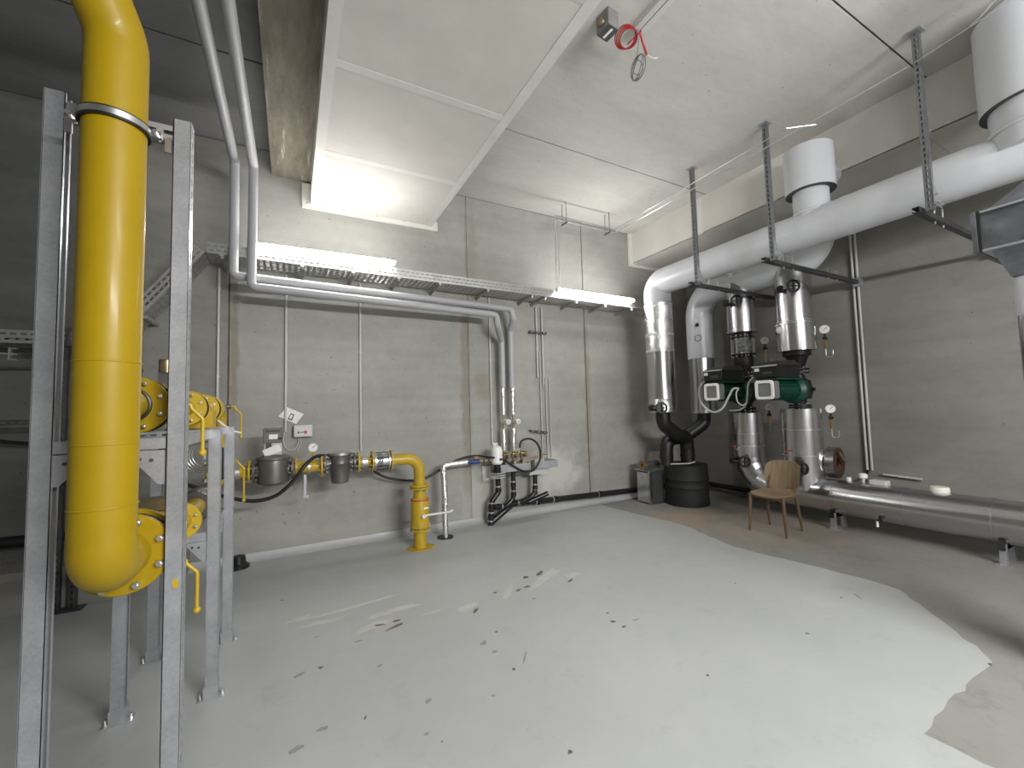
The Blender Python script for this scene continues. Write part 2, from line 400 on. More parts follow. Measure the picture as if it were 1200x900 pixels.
for px, py, a, b, r in [(567, 754, .07, .04, .6), (615, 771, .16, .012, .9), (371, 747, .04, .015, 0), (420, 752, .06, .02, .2), (350, 792, .07, .03, .5), (445, 781, .05, .02, .3), (502, 822, .06, .03, .5), (377, 855, .07, .03, 0), (578, 816, .03, .02, 0), (580, 764, .04, .03, 0), (500, 861, .03, .02, 0), (626, 702, .05, .02, 0), (745, 727, .06, .02, 0), (1005, 699, .12, .012, .9), (345, 880, .08, .04, .3)]:
    blob(px, py, a, b, r, M['grey_flake'], z=.0032)

# ceiling of precast slabs with open joints
ceil = zero(MB().bb((XL-.3, YF-.3, ZC+.03), (XR+.3, YB+.3, ZC+.25)), 'ceiling', M['joint'])
ys = [YF, -.93, 1.46, 3.83, YB]
for i in range(4):
    a, b = ys[i]+.008, ys[i+1]-.008
    zero(MB().bb((.0, a, ZC), (XR, b, ZC+.03)), 'ceiling_slab', M['ceiling'], ceil)
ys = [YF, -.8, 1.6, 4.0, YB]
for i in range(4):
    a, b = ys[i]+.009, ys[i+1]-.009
    zero(MB().bb((XL, a, ZC), (-.0, b, ZC+.03)), 'ceiling_slab', M['ceiling_shade'], ceil)
# back wall of concrete panels
wb = zero(MB().bb((XL-.3, YB+.02, 0), (XR+.3, YB+.3, ZC)), 'wall_back', M['joint_brown'])
xs = [XL, -1.32, -.6, 2.17, 4.2, XR]
for i in range(5):
    zero(MB().bb((xs[i]+.009, YB, 0), (xs[i+1]-.009, YB+.02, ZC)), 'wall_panel', M['wall'] if i > 1 else M[('wall_left', 'wall_half_shade')[i]], wb)  # two leftmost panels have the falling light worked into their colour
zero(MB().bb((2.155, YB-.006, 0.07), (2.17, YB+.004, ZC)), 'joint_ridge', M['wall'], wb)
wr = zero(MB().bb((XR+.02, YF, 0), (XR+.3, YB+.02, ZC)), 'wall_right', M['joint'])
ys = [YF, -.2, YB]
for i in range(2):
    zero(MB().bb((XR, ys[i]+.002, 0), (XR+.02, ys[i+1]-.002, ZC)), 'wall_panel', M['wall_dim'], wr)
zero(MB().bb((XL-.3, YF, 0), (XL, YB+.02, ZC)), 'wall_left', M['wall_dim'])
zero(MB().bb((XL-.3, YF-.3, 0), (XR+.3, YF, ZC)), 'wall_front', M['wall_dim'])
# coved upstands
prof = [(0, 0), (0, .075), (-.012, .075), (-.02, .04), (-.045, .014), (-.10, .002), (-.10, 0)]
zero(MB().prism(prof, (-.9, YB, 0), (0, 1, 0), (0, 0, 1), (XR+.9, 0, 0)), 'baseboard_back', M['floor_new'], None, 50)
zero(MB().prism(prof, (XR, YF, 0), (1, 0, 0), (0, 0, 1), (0, YB-YF, 0)), 'baseboard_right', M['floor_old'], None, 50)
# concrete down-stand beam, left of the boarded bulkhead
zero(MB().bb((-.21, YF, 4.30), (.19, YB, ZC)), 'trim_1', M['beam'])
# boarded bulkhead over the room
bk = zero(MB().bb((.19, YF, 4.045), (1.66, YB-.03, ZC)), 'trim_2', M['board_w'])
yj = [YF, -.45, .72, 1.88, 3.04, 4.18, YB-.03]
for i in range(6):
    zero(MB().bb((.27, yj[i]+.004, 4.03), (1.58, yj[i+1]-.004, 4.046)), 'board', M['board'], bk)
    if i < 5: zero(MB().bb((.27, yj[i+1]-.035, 4.0275), (1.58, yj[i+1]+.035, 4.0312)), 'joint_filler', M['board2'], bk)
zero(MB().bb((.188, YF, 4.026), (.27, YB-.03, 4.05)), 'edge_strip', M['board2'], bk)
zero(MB().bb((1.58, YF, 4.026), (1.665, YB-.03, 4.05)), 'edge_strip', M['board2'], bk)
for a, b in ((.10, .78), (.784, 1.745)):
    zero(MB().bb((a, YB-.035, 3.975), (b, YB-.001, 4.10)), 'collar_board', M['board_w'], bk)
zero(MB().bb((.10, YB-.035, 4.10), (.187, YB-.001, 4.27)), 'collar_board', M['board_w'], bk)
for x in (.15, .3, .55, .75, .95, 1.3, 1.6):
    zero(MB().cyl((x, YB-.037, 4.03), (x, YB-.034, 4.03), .007, n=8), 'screw', M['dark'], bk)
# right bulkhead
bk = zero(MB().bb((5.31, YF, 4.04), (XR, YB-.03, ZC)), 'trim_3', M['board_w'])
yj = [YF, -.9, .3, 1.5, 2.72, 3.95, YB-.03]
for i in range(6):
    zero(MB().bb((5.295, yj[i]+.002, 4.03), (5.311, yj[i+1]-.002, ZC)), 'board', M['board'], bk)
    zero(MB().bb((5.295, yj[i]+.002, 4.025), (XR, yj[i+1]-.002, 4.041)), 'board', M['board'], bk)
    if i < 5: zero(MB().bb((5.2935, yj[i+1]-.04, 4.03), (5.2955, yj[i+1]+.04, ZC)), 'joint_filler', M['board2'], bk)
zero(MB().bb((5.225, YB-.035, 3.985), (5.31, YB-.001, ZC)), 'collar_board', M['board_w'], bk)
zero(MB().bb((5.31, YB-.035, 3.975), (XR, YB-.001, 4.04)), 'collar_board', M['board_w'], bk)
# dark concrete plinth at the left foot of the back wall
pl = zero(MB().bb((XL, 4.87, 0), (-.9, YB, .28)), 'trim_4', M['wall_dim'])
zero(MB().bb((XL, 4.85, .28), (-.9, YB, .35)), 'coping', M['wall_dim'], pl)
# ================================================================== LAMPS AND CABLE TRAYS
def tube_lamp(label, x0, x1, y, z0, z1):
    a, b = V((x0, y, z0)), V((x1, y, z1)); d = (b-a).normalized()
    t = thing('tube_lamp', label, 'lamp', (a+b)/2, 'lit tube lamps on the tray edge')
    MB().rcyl(a+d*.03, b-d*.03, .032, .012).build('diffuser', M['tube'], t)
    for p, q in ((a, a+d*.03), (b-d*.03, b)):
        MB().rcyl(p, q, .035, .006).build('end_cap', M['white'], t)
    MB().bar(a+d*.1+V((0, .036, 0)), b-d*.1+V((0, .036, 0)), .012, .05).build('housing', M['white'], t)
    return t
tube_lamp('left lit tube lamp on the tray edge, beside the two grey-white drop pipes', -.34, 1.09, 4.90, 3.285, 3.30)
tube_lamp('right lit tube lamp on the tray edge, close to the pipe bend in the corner', 3.36, 4.86, 4.90, 3.235, 3.225)

def slot_lip(mb, p, q, h, up=(0, 0, 1), pitch=.06, t=.003):       # perforated side rail
    p, q, u = V(p), V(q), V(up); d = q-p; L = d.length; dn = d/L; n = dn.cross(u).normalized()
    for k, hh in ((0, .22), (.39, .22), (.78, .22)):
        mb.obox((p+q)/2+u*(h*(k+hh/2)), d/2, u*h*hh/2, n*t/2)
    m = int(L/pitch)
    for i in range(m+1):
        for off, k in ((0, .305), (.5, .695)):
            c = p+dn*min(L-.01, (i+off)*pitch)
            mb.obox(c+u*h*k, dn*pitch*.17, u*h*.10, n*t/2)
def tray(mb_, p, q, w_, h, name, parent, up=(0, 0, 1)):           # run from p to q, rails on both sides, perforated bottom
    p, q, u = V(p), V(q), V(up); d = (q-p); L = d.length; dn = d/L; s = V((0, 1, 0))
    m = MB(); slot_lip(m, p, q, h, u); m.build('side_rail', M['tray'], parent)
    m = MB(); slot_lip(m, p+s*w_, q+s*w_, h, u); m.build('side_rail', M['tray'], parent)
    m = MB(); k = 7
    for i in range(k): m.bar(p+s*(w_*(i+.5)/k), q+s*(w_*(i+.5)/k), w_/k*.55, .002, u)
    n = int(L/.06)
    for i in range(n+1): m.bar(p+dn*(i*.06 if i < n else L), p+dn*(i*.06 if i < n else L)+s*w_, .026, .002, u)
    o = m.build('bottom_plate', M['tray'], parent)
tz = 3.165
t = thing('cable_tray', 'long perforated zinc cable tray along the back wall behind both tube lamps', 'cable tray', (1.9, 5.1, 3.16))
tray(None, (-.74, 4.95, tz), (5.05, 4.95, tz-.04), .33, .11, 'tray', t)
for x in (-.62, .1, .62, 1.13, 1.64, 2.3, 2.98, 3.2, 3.75, 4.3, 4.85):
    z = tz-.04*(x+.74)/5.8
    m = MB(); m.bar((x, 4.93, z-.014), (x, YB, z-.03), .035, .024)
    m.prism([(0, 0), (.26, 0), (0, -.05)], (x-.002, YB, z-.02), (0, -1, 0), (0, 0, 1), (.004, 0, 0)); b = m.build('bracket', M['tray'], t)
    MB().cyl((x, 4.945, z-.045), (x, 4.945, z-.02), .012, n=8).build('end_nut', M['steel'], b)
t = thing('cable_tray', 'zinc cable tray descending steeply to the left between the steel posts', 'cable tray', (-1.05, 5.1, 2.5))
tray(None, (-1.42, 4.95, 2.22), (-.76, 4.95, 3.17), .33, .11, 'tray', t, V((-.82, 0, .57)))
for k in (.3, .62): 
    c = V((-1.42, 4.95, 2.22)).lerp(V((-.76, 4.95, 3.17)), k)+V((.02, 0, -.02)); MB().bar(c, c+V((0, .41, 0)), .03, .03).build('bracket', M['tray'], t)
t = thing('cable_tray', 'low level zinc cable tray at the far left behind the first steel post', 'cable tray', (-2.4, 5.1, 2.2))
tray(None, (XL, 4.95, 2.20), (-1.42, 4.95, 2.20), .33, .11, 'tray', t)
for x in (-3.2, -2.5, -1.9): MB().bar((x, 4.93, 2.17), (x, YB, 2.17), .035, .04).build('bracket', M['tray'], t)
# slotted rails and the twin upright strut at the far left
m = MB(); m.channel((XL, 4.93, 1.54), (-1.60, 4.93, 1.54), (0, 0, 1), (0, 1, 0), .045, .04)
tag(m.build('strut_rail', M['galv_dark']), 'dull slotted strut rail crossing the far left wall at mid height', 'rail')
m = MB(); m.bar((XL, 5.33, 2.02), (-1.3, 5.33, 2.02), .04, .02)
tag(m.build('strut_rail', M['galv_dark']), 'thin dull rail just under the low level tray at the far left', 'rail')
t = thing('strut_post', 'dark twin channel upright standing at the plinth behind the first steel post', 'post', (-1.62, 4.8, 0))
for x in (-1.685, -1.585):
    MB().channel((x, 4.81, 0), (x, 4.81, 2.33), (1, 0, 0), (0, 1, 0), .05, .04).build('channel', M['galv_dark'], t)
MB().box((-1.635, 4.80, .006), (.26, .12, .012)).build('foot_plate', M['galv_dark'], t)
for z in (1.0, 2.18): MB().box((-1.635, 4.80, z), (.2, .06, .03)).build('cross_clip', M['galv_dark'], t)
# small E-shaped clip rail at the far left edge
c = at_y(12, 415, 4.6); m = MB(); m.box(c, (.012, .03, .10))
for dz in (-.044, .0, .044): m.box(c+V((.02, 0, dz)), (.04, .03, .008))
m.bar(c+V((-.5, 0, .05)), c, .008, .008)
tag(m.build('clip_bracket', M['steel']), 'small shiny E-shaped bracket on a thin rod at the far left edge', 'bracket')

# ================================================================== YELLOW MAIN GAS PIPE AND STEEL FRAME
def bolts(parent, c, ax, R_, n, r, L, mat, ph=0, stuff=False, both=True):
    a, b, x = frame(ax); c = V(c); mm = MB()
    for i in range(n):
        th = 2*PI*(i+.5)/n+ph; p = c+(a*math.cos(th)+b*math.sin(th))*R_
        m = mm if stuff else MB()
        m.lathe(p-x*L/2, x, [(0, r*.55), (.006, r*.6), (.006, r), (r*1.1+.006, r), (r*1.1+.006, r*.6), (L-.006-r*1.1, r*.6), (L-.006-r*1.1, r), (L-.006, r), (L-.003, r*.6), (L, r*.5)], 6 if r > .006 else 5)
        if not stuff: m.build('bolt', mat, parent, 30)
    if stuff: o = mm.build('bolts', mat, parent, 30); o['kind'] = 'stuff'
def flange(parent, c, ax, R_, r, t, mat, n=8, br=.010, ring=True, stuff=False, name='flange', bm=None):
    o = MB().lathe(V(c)-V(ax).normalized()*t/2, ax, [(0, r), (0, R_-.003), (.003, R_), (t-.003, R_), (t, R_-.003), (t, r)], 40, (True, True)).build(name, mat, parent)
    if n: bolts(o, c, ax, (R_+r)/2+.006, n, br, t+.045, bm or M['steel'], stuff=stuff)
    return o
PX, PY, ZL, ZU = -.535, 1.83, 1.062, 1.60
PR = .084
t = thing('gas_riser_pipe', 'large yellow gas pipe rising at the left from a bolted flange to the ceiling', 'pipe', (PX, PY, ZL-.1))
top = V((PX, PY, 2.80))
MB().tube([(PX, PY+.17, ZL), (PX, PY, ZL), (PX, PY, 2.86), (PX-.16, PY-.30, 3.32), (PX-.16, PY-.30, ZC)], PR, .15, 36, 16).build('pipe', M['yellow'], t, 60)
for z in (1.27, 1.47, 1.735): MB().ring((PX, PY, z), (0, 0, 1), PR, .003, 36, 6).build('weld_seam', M['yellow'], t, 60)
q = V((PX-.05, PY-.09, 2.99)); MB().ring(q, (-.16, -.3, .46), PR, .003, 36, 6).build('weld_seam', M['yellow'], t, 60)
flange(t, (PX, PY+.185, ZL), (0, 1, 0), .1425, PR, .022, M['yellow'], 8, .0125)
MB().tube([(PX, PY+.02, ZU), (PX, PY+.22, ZU)], .057, n=28).build('branch_stub', M['yellow'], t, 60)
t = thing('pipe_clamp', 'black rubber-lined steel clamp holding the large yellow pipe to the top rail', 'clamp', (PX, PY, 2.55))
MB().lathe((PX, PY, 2.53), (0, 0, 1), [(0, PR+.001), (0, PR+.010), (.032, PR+.010), (.032, PR+.001)], 40, (False, False)).build('rubber_liner', M['black'], t)
MB().lathe((PX, PY, 2.536), (0, 0, 1), [(0, PR+.010), (0, PR+.0125), (.02, PR+.0125), (.02, PR+.010)], 40, (False, False)).build('band', M['steel'], t)
for s in (-1, 1):
    MB().box((PX+s*(PR+.026), PY, 2.546), (.03, .02, .022)).build('lug', M['steel'], t)
    MB().cyl((PX+s*(PR+.026), PY-.03, 2.546), (PX+s*(PR+.026), PY+.03, 2.546), .007, n=8).build('bolt', M['steel'], t)

t = thing('steel_support_frame', 'galvanised strut frame carrying the yellow gas fittings at the left', 'frame', (-.58, 2.8, 0))
FX0, FX1 = -.745, -.385
def post(x, y, z1, side, slots=True, w_=.055, d=.055, foot=True):
    # side=+1: open mouth towards +X; side=-1: web towards +X
    if side > 0: p = MB().channel((x-d/2, y, 0), (x-d/2, y, z1), (0, 1, 0), (1, 0, 0), w_, d, slots=slots)
    else: p = MB().channel((x+d/2, y, 0), (x+d/2, y, z1), (0, 1, 0), (-1, 0, 0), w_, d, slots=slots)
    o = p.build('post', M['galv'], t)
    if foot:
        MB().box((x, y, .004), (.12, .075, .008)).build('foot_plate', M['galv'], o)
        m = MB(); m.box((x, y, .04), (d+.012, w_+.010, .07)); m.build('foot_sleeve', M['galv'], o)
        for s in (-1, 1): MB().cyl((x+s*.05, y, .008), (x+s*.05, y, .03), .008, n=8).build('anchor_bolt', M['steel'], o)
    return o
post(FX0, 2.02, 2.72, 1); post(FX1, 2.02, 2.72, -1)
MB().prism([(.01*math.cos(a), .022*math.sin(a)+.008*(a > 2)) for a in [k*.63 for k in range(10)]], (FX1+.008, 1.9915, .93), (1, 0, 0), (0, 0, 1), (0, .0008, 0)).build('paint_spot', M['yellow2'], t)
post(FX0-.03, 2.93, 1.47, 1); post(FX1, 2.92, 1.47, -1)
post(FX0-.03, 3.54, 1.47, 1); post(FX1, 3.56, 1.47, -1)
# top rail between the tall posts, with its angle brackets
MB().channel((FX0+.03, 2.0, 2.66), (FX1-.03, 2.0, 2.66), (0, 0, 1), (0, 1, 0), .06, .04).build('top_rail', M['galv'], t)
for x in (FX0+.04, FX1-.04):
    MB().box((x, 1.985, 2.60), (.02, .01, .06)).build('angle_bracket', M['steel'], t)
# shelf rails at mid height
zt = 1.475
MB().channel((FX0+.02, 1.995, zt-.02), (FX1-.03, 1.995, zt-.02), (0, 0, 1), (0, 1, 0), .041, .05, slots=False).build('shelf_rail', M['galv'], t)
m = MB(); m.channel((FX1-.02, 2.04, zt-.025), (FX1-.02, 3.60, zt-.025), (0, 0, 1), (-1, 0, 0), .05, .04, slots=False); m.build('shelf_rail', M['galv'], t)
m = MB(); m.channel((FX0+.02, 2.04, zt-.025), (FX0+.02, 3.60, zt-.025), (0, 0, 1), (1, 0, 0), .05, .04, slots=False); m.build('shelf_rail', M['galv'], t)
for y in (2.92, 3.56): MB().channel((FX0, y, zt-.02), (FX1, y, zt-.02), (0, 0, 1), (0, 1, 0), .041, .04).build('shelf_rail', M['galv'], t)
def gusset(x, y, z, sx, s=.085):
    o = MB().prism([(0, 0), (s*sx, 0), (s*sx, -.02), (.018*sx, -s*1.25), (0, -s*1.25)], (x, y, z), (1, 0, 0), (0, 0, 1), (0, .004, 0)).build('gusset_plate', M['galv'], t)
    for a, b in ((.38, -.35), (.62, -.55) if False else (.72, -.30)):
        MB().cyl((x+sx*s*a, y-.004, z+s*b), (x+sx*s*a, y, z+s*b), .0065, n=10).build('slot_hole', M['dark'], o)
gusset(FX0+.03, 1.985, zt-.045, 1); gusset(FX1-.03, 1.985, zt-.045, -1, .10)
# lower cross rails and gussets
for y in (2.92, 3.56):
    MB().channel((FX0, y-.03, .885), (FX1-.03, y-.03, .885), (0, 0, 1), (0, 1, 0), .045, .05, slots=False).build('lower_rail', M['galv'], t)
    gusset(FX1-.03, y-.035, .86, -1, .085)
MB().channel((FX1-.02, 2.95, .885), (FX1-.02, 3.56, .885), (0, 0, 1), (-1, 0, 0), .045, .04, slots=False).build('lower_rail', M['galv'], t)

def valve_lever(parent, p, side, y, drop, mat=None, n='lever'):
    # cranked lever hanging from a valve spindle on its +X side
    p = V(p); mat = mat or M['yellow2']
    o = MB().tube([p, p+V((.035*side, 0, 0)), p+V((.035*side, 0, -.015)), p+V((.075*side, .0, -.06)), p+V((.075*side, 0, -drop))], .0075, .02, 10).build(n, mat, parent, 60)
    MB().sphere(p+V((.075*side, 0, -drop)), .015, 12).build('knob', mat, o)
    MB().rcyl(p-V((.02*side, 0, 0)), p+V((.012*side, 0, 0)), .018, .003, 12).build('spindle', M['brassd'], o)
def ball_valve(t, y, z, R_, r, L, mat, bodym, lever=True, drop=.17):
    # flange, body, flange along +Y starting at y
    f = .017
    flange(t, (PX, y+f/2, z), (0, 1, 0), R_, r, f, mat, 8, .0085)
    MB().lathe((PX, y+f, z), (0, 1, 0), [(0, R_*.97), (.010, R_*.97), (.010, r*1.05), (L*.3, r*1.35), (L*.7, r*1.35), (L-.010, r*1.05), (L-.010, R_*.97), (L, R_*.97)], 36).build('valve_body', bodym, t)
    flange(t, (PX, y+f+L+f/2, z), (0, 1, 0), R_, r, f, mat, 8, .0085)
    if lever:
        p = V((PX+r*1.2, y+f+L/2, z)); MB().cyl(p-V((.02, 0, 0)), p+V((.05, 0, 0)), .02, n=14).build('spindle_boss', bodym, t)
        valve_lever(t, p+V((.065, 0, .0)), 1, 0, drop)
    return y+2*f+L
t = thing('gas_fitting_line', 'upper row of yellow gas valves and filters resting on the steel shelf', 'gas pipe', (PX, 2.9, zt))
MB().ring((PX, 2.045, ZU), (0, 1, 0), .06, .007, 30, 8).build('clamp_ring', M['black'], t)
MB().tube([(PX, 2.03, ZU), (PX, 2.10, ZU)], .057, n=28).build('pipe_piece', M['yellow'], t, 60)
y = ball_valve(t, 2.095, ZU, .11, .057, .075, M['yellow'], M['black'], drop=.2)
MB().tube([(PX, y, ZU), (PX, y+.12, ZU), (PX, y+.22, ZU), (PX, 2.98, ZU)], [.057, .057, .045, .045], n=28).build('reducer', M['yellow'], t, 60)
m = MB(); m.rcyl((PX, 2.75, ZU+.03), (PX, 2.75, ZU+.15), .045, .005); m.build('filter_bowl', M['cast'], t)
MB().box((PX-.02, 2.66, ZU+.14), (.06, .05, .07)).build('actuator', M['cast'], t); MB().rcyl((PX-.02, 2.66, ZU+.17), (PX-.02, 2.66, ZU+.24), .033).build('actuator_cap', M['brassd'], t)
y = ball_valve(t, 2.98, ZU, .10, .045, .085, M['yellow2'], M['black'], lever=False)
MB().tube([(PX, y, ZU), (PX, 3.46, ZU)], .07, n=28).build('filter_body', M['yellow2'], t, 60)
MB().box((PX+.02, 3.37, ZU-.07), (.13, .12, .11)).build('filter_sump', M['yellow2'], t)
y = ball_valve(t, 3.46, ZU, .10, .045, .10, M['yellow2'], M['black'], lever=False)
flange(t, (PX, 3.70, ZU), (0, 1, 0), .098, .05, .05, M['yellow2'], 8, .008)
MB().lathe((PX, 3.73, ZU), (0, 1, 0), [(0, .085), (.05, .09), (.09, .06)], 30).build('end_cover', M['black'], t)
valve_lever(t, (PX+.12, 3.80, ZU+.02), 1, 0, .23)
MB().tube([(PX+.08, 3.55, ZU-.08), (PX+.12, 3.55, ZU-.12), (PX+.17, 3.55, ZU-.16), (PX+.22, 3.55, ZU-.175)], .007, .03, 8).build('cream_lever', M['board_w'], t)
MB().tube([(PX, 3.80, ZU), (PX, 4.35, ZU), (PX, 4.35, 1.02)], .04, .08, 20).build('pipe_piece', M['yellow2'], t, 60)

t = thing('gas_fitting_line', 'lower row of yellow gas valves behind the large flange of the riser', 'gas pipe', (PX, 2.9, .9))
MB().lathe((PX, PY+.197, ZL), (0, 1, 0), [(0, .13), (.045, .13)], 40).build('wafer_body', M['cast'], t)
MB().lathe((PX, PY+.242, ZL), (0, 1, 0), [(0, .128), (.03, .128)], 40).build('gasket_ring', M['black'], t)
flange(t, (PX, PY+.283, ZL), (0, 1, 0), .1425, .08, .022, M['yellow'], 8, .011)
MB().tube([(PX, PY+.29, ZL), (PX, PY+.40, ZL), (PX, PY+.52, ZL), (PX, 2.62, ZL)], [.08, .08, .06, .06], n=28).build('reducer', M['yellow2'], t, 60)
MB().box((PX-.03, 2.52, ZL+.09), (.13, .10, .05)).build('actuator', M['brassd'], t)
flange(t, (PX, 2.92-.03, ZL-.08), (0, 1, 0), .10, .05, .02, M['yellow2'], 8, .009)
MB().tube([(PX, 2.60, ZL), (PX, 2.75, ZL-.03), (PX, 2.88, ZL-.08), (PX, 3.30, ZL-.08)], .055, .1, 24).build('pipe_piece', M['yellow2'], t, 60)
valve_lever(t, (PX+.10, 2.30, ZL-.13), 1, 0, .22)
MB().lathe((PX, 3.30, ZL-.08), (0, 1, 0), [(0, .09), (.02, .10), (.18, .10), (.2, .09)], 30).build('filter_body', M['cast'], t)
MB().tube([(PX, 3.5, ZL-.08), (PX, 4.77, 1.015)], .045, n=24).build('pipe_piece', M['yellow2'], t, 60)
valve_lever(t, (PX+.13, 3.95, ZL+.13), 1, 0, .31)
m = MB(); c = V((PX+.03, 3.3, 1.29))
for k in range(4): m.ring(c+V((.005*k, .02*k, .004*k)), (.25, 1, .1), .10-.006*k, .005, 30, 6)
tag(m.build('metal_hose', M['steel']), 'coiled shiny metal hose hanging inside the steel frame', 'hose')
m = MB(); m.rcyl(c+V((.04, .18, -.18)), c+V((.04, .18, .05)), .06, .01)
tag(m.build('filter_cylinder', M['clear']), 'clear plastic filter cylinder half hidden behind the hanging metal hose', 'filter')
# ================================================================== GAS LINE ALONG THE BACK WALL
GY, GZ = 4.77, 1.01
def X(px): return at_y(px, 545, GY).x
t = thing('gas_pipe', 'yellow gas pipe piece entering the grey meter from the steel frame', 'pipe', (X(283), GY, GZ-.06))
MB().tube([(X(258), GY, GZ), (X(290), GY, GZ)], .057, n=28).build('pipe', M['yellow2'], t, 60)
flange(t, (X(292.5), GY, GZ), (1, 0, 0), .11, .057, .02, M['yellow2'], 8, .009, stuff=True)
MB().lathe((X(268), GY, GZ), (1, 0, 0), [(0, .058), (0, .064), (.09, .064), (.09, .058)], 28).build('foil_band', M['tape'], t)
# gas meter
t = thing('gas_meter', 'large grey cast gas meter with an upright register box on the wall line', 'meter', (X(320), GY, GZ-.15))
xa, xb = X(296), X(344)
flange(t, (xa+.012, GY, GZ), (1, 0, 0), .108, .06, .022, M['cast'], 8, .009, stuff=True)
flange(t, (xb-.012, GY, GZ), (1, 0, 0), .108, .06, .022, M['cast'], 8, .009, stuff=True)
xm = (xa+xb)/2
MB().lathe((xa+.02, GY, GZ), (1, 0, 0), [(0, .062), (.02, .075), (xb-xa-.06, .075), (xb-xa-.04, .062)], 28).build('body', M['cast'], t)
MB().lathe((xm, GY, GZ-.14), (0, 0, 1), [(0, .115), (.02, .14), (.20, .145), (.235, .14), (.245, .15), (.262, .15), (.268, .125), (.285, .10), (.29, .05)], 36).build('turbine_case', M['cast'], t)
MB().box((xm, GY-.128, GZ), (.07, .006, .06)).build('nameplate', M['dark'], t)
MB().prism([(-.045, 0), (.045, 0), (.025, -.012), (-.025, -.012)], (xm+.03, GY-.02, GZ-.14), (1, 0, 0), (0, 0, 1), (0, .06, 0)).build('drain_lug', M['cast'], t)
bx = at_y(320, 515, GY)
m = MB(); m.box((bx.x+.002, GY, GZ+.205), (.15, .09, .12)); r = m.build('register_stand', M['conduit'], t, bevel=.004)
MB().box((bx.x-.035, GY-.047, GZ+.215), (.05, .006, .09)).build('window', M['dark'], r)
MB().box((bx.x, GY-.01, GZ+.335), (.165, .11, .14)).build('register_head', M['cast'], t, bevel=.005)
MB().box((bx.x+.005, GY-.068, GZ+.325), (.075, .006, .045)).build('display', M['white'], t)
MB().box((bx.x, GY-.068, GZ+.38), (.12, .006, .02)).build('display', M['dark'], t)
MB().box((bx.x+.06, GY-.068, GZ+.305), (.035, .01, .025)).build('plug', M['black'], t)
q = at_y(319, 528, GY-.075)
MB().obox(q, V((.07, 0, .028)), V((-.014, 0, .034)), V((0, .001, 0))).build('paper_tag', M['paper'], t)
# pipe between meter and filter with gauge and clamp
t = thing('gas_pipe', 'short yellow gas pipe between the grey meter and the grey filter', 'pipe', (X(360), GY, GZ-.06))
MB().tube([(X(345), GY, GZ), (X(377), GY, GZ)], .057, n=28).build('pipe', M['yellow2'], t, 60)
flange(t, (X(347), GY, GZ), (1, 0, 0), .112, .057, .02, M['yellow2'], 8, .009, stuff=True)
flange(t, (X(376.5), GY, GZ), (1, 0, 0), .112, .057, .02, M['yellow2'], 8, .009, stuff=True)
MB().lathe((X(362)-.012, GY, GZ), (1, 0, 0), [(0, .0575), (0, .063), (.024, .063), (.024, .0575)], 28, (False, False)).build('clamp_band', M['steel'], t)
MB().cyl((X(367), GY, GZ+.05), (X(367), GY, GZ+.15), .012, n=12).build('gauge_stub', M['yellow2'], t)
def gauge(label, c, ax, R_=.045, grp='round white pressure gauges', stub=None, t_=.03):
    g = thing('pressure_gauge', label, 'gauge', V(c), grp); c = V(c); ax = V(ax).normalized()
    MB().lathe(c-ax*t_/2, ax, [(0, R_*.9), (.003, R_), (t_, R_), (t_, R_*.86), (t_-.004, R_*.86)], 24, (True, False)).build('case', M['steel'], g)
    MB().cyl(c+ax*(t_/2-.006), c+ax*(t_/2-.003), R_*.87, n=24).build('dial', M['dial'], g)
    a, b, _ = frame(ax); MB().bar(c+ax*(t_/2)-(a+b)*R_*.15, c+ax*(t_/2)+(a+b)*R_*.5, .005, .002, ax).build('needle', M['black'], g)
    if stub: MB().cyl(c-V((0, 0, R_)), c-V((0, 0, R_+stub)), .008, n=10).build('stem', M['brass'], g)
    return g
p = at_y(366.5, 525, GY-.02); gauge('white pressure gauge above the yellow pipe between meter and filter', (X(367), GY-.015, GZ+.195), (-.1, -1, 0), .048)
m = MB(); m.bar((X(359)-.01, 4.80, GZ-.08), (X(359)-.01, 4.80, GZ-.30), .025, .02, (0, 1, 0)); m.box((X(359), 4.80, GZ-.30), (.05, .03, .03))
m.bar((X(359)-.01, 4.80, GZ-.16), (X(359)-.01, YB, GZ-.16), .03, .03)
b = tag(m.build('pipe_bracket', M['galv']), 'small steel hanger strip below the yellow pipe between meter and filter', 'bracket')
# gas filter
t = thing('gas_filter', 'grey cast gas filter with round domed lid beside the silver coupling', 'filter', (X(398), GY, GZ-.19))
xa, xb = X(379), X(416); xm = X(398.5)
flange(t, (xa+.01, GY, GZ+.01), (1, 0, 0), .10, .06, .022, M['cast'], 8, .009, stuff=True)
flange(t, (xb-.01, GY, GZ+.01), (1, 0, 0), .10, .06, .022, M['cast'], 8, .009, stuff=True)
MB().lathe((xa+.01, GY, GZ+.01), (1, 0, 0), [(0, .06), (xb-xa-.02, .06)], 28).build('body', M['cast'], t)
MB().lathe((xm, GY, GZ-.19), (0, 0, 1), [(0, .075), (.01, .085), (.1, .092), (.15, .10), (.19, .118), (.20, .124), (.205, .108), (.26, .10), (.29, .108)], 36).build('bowl', M['cast'], t)
MB().lathe((xm, GY, GZ+.10), (0, 0, 1), [(0, .118), (.022, .118), (.027, .10), (.036, .04)], 36).build('lid', M['steel'], t)
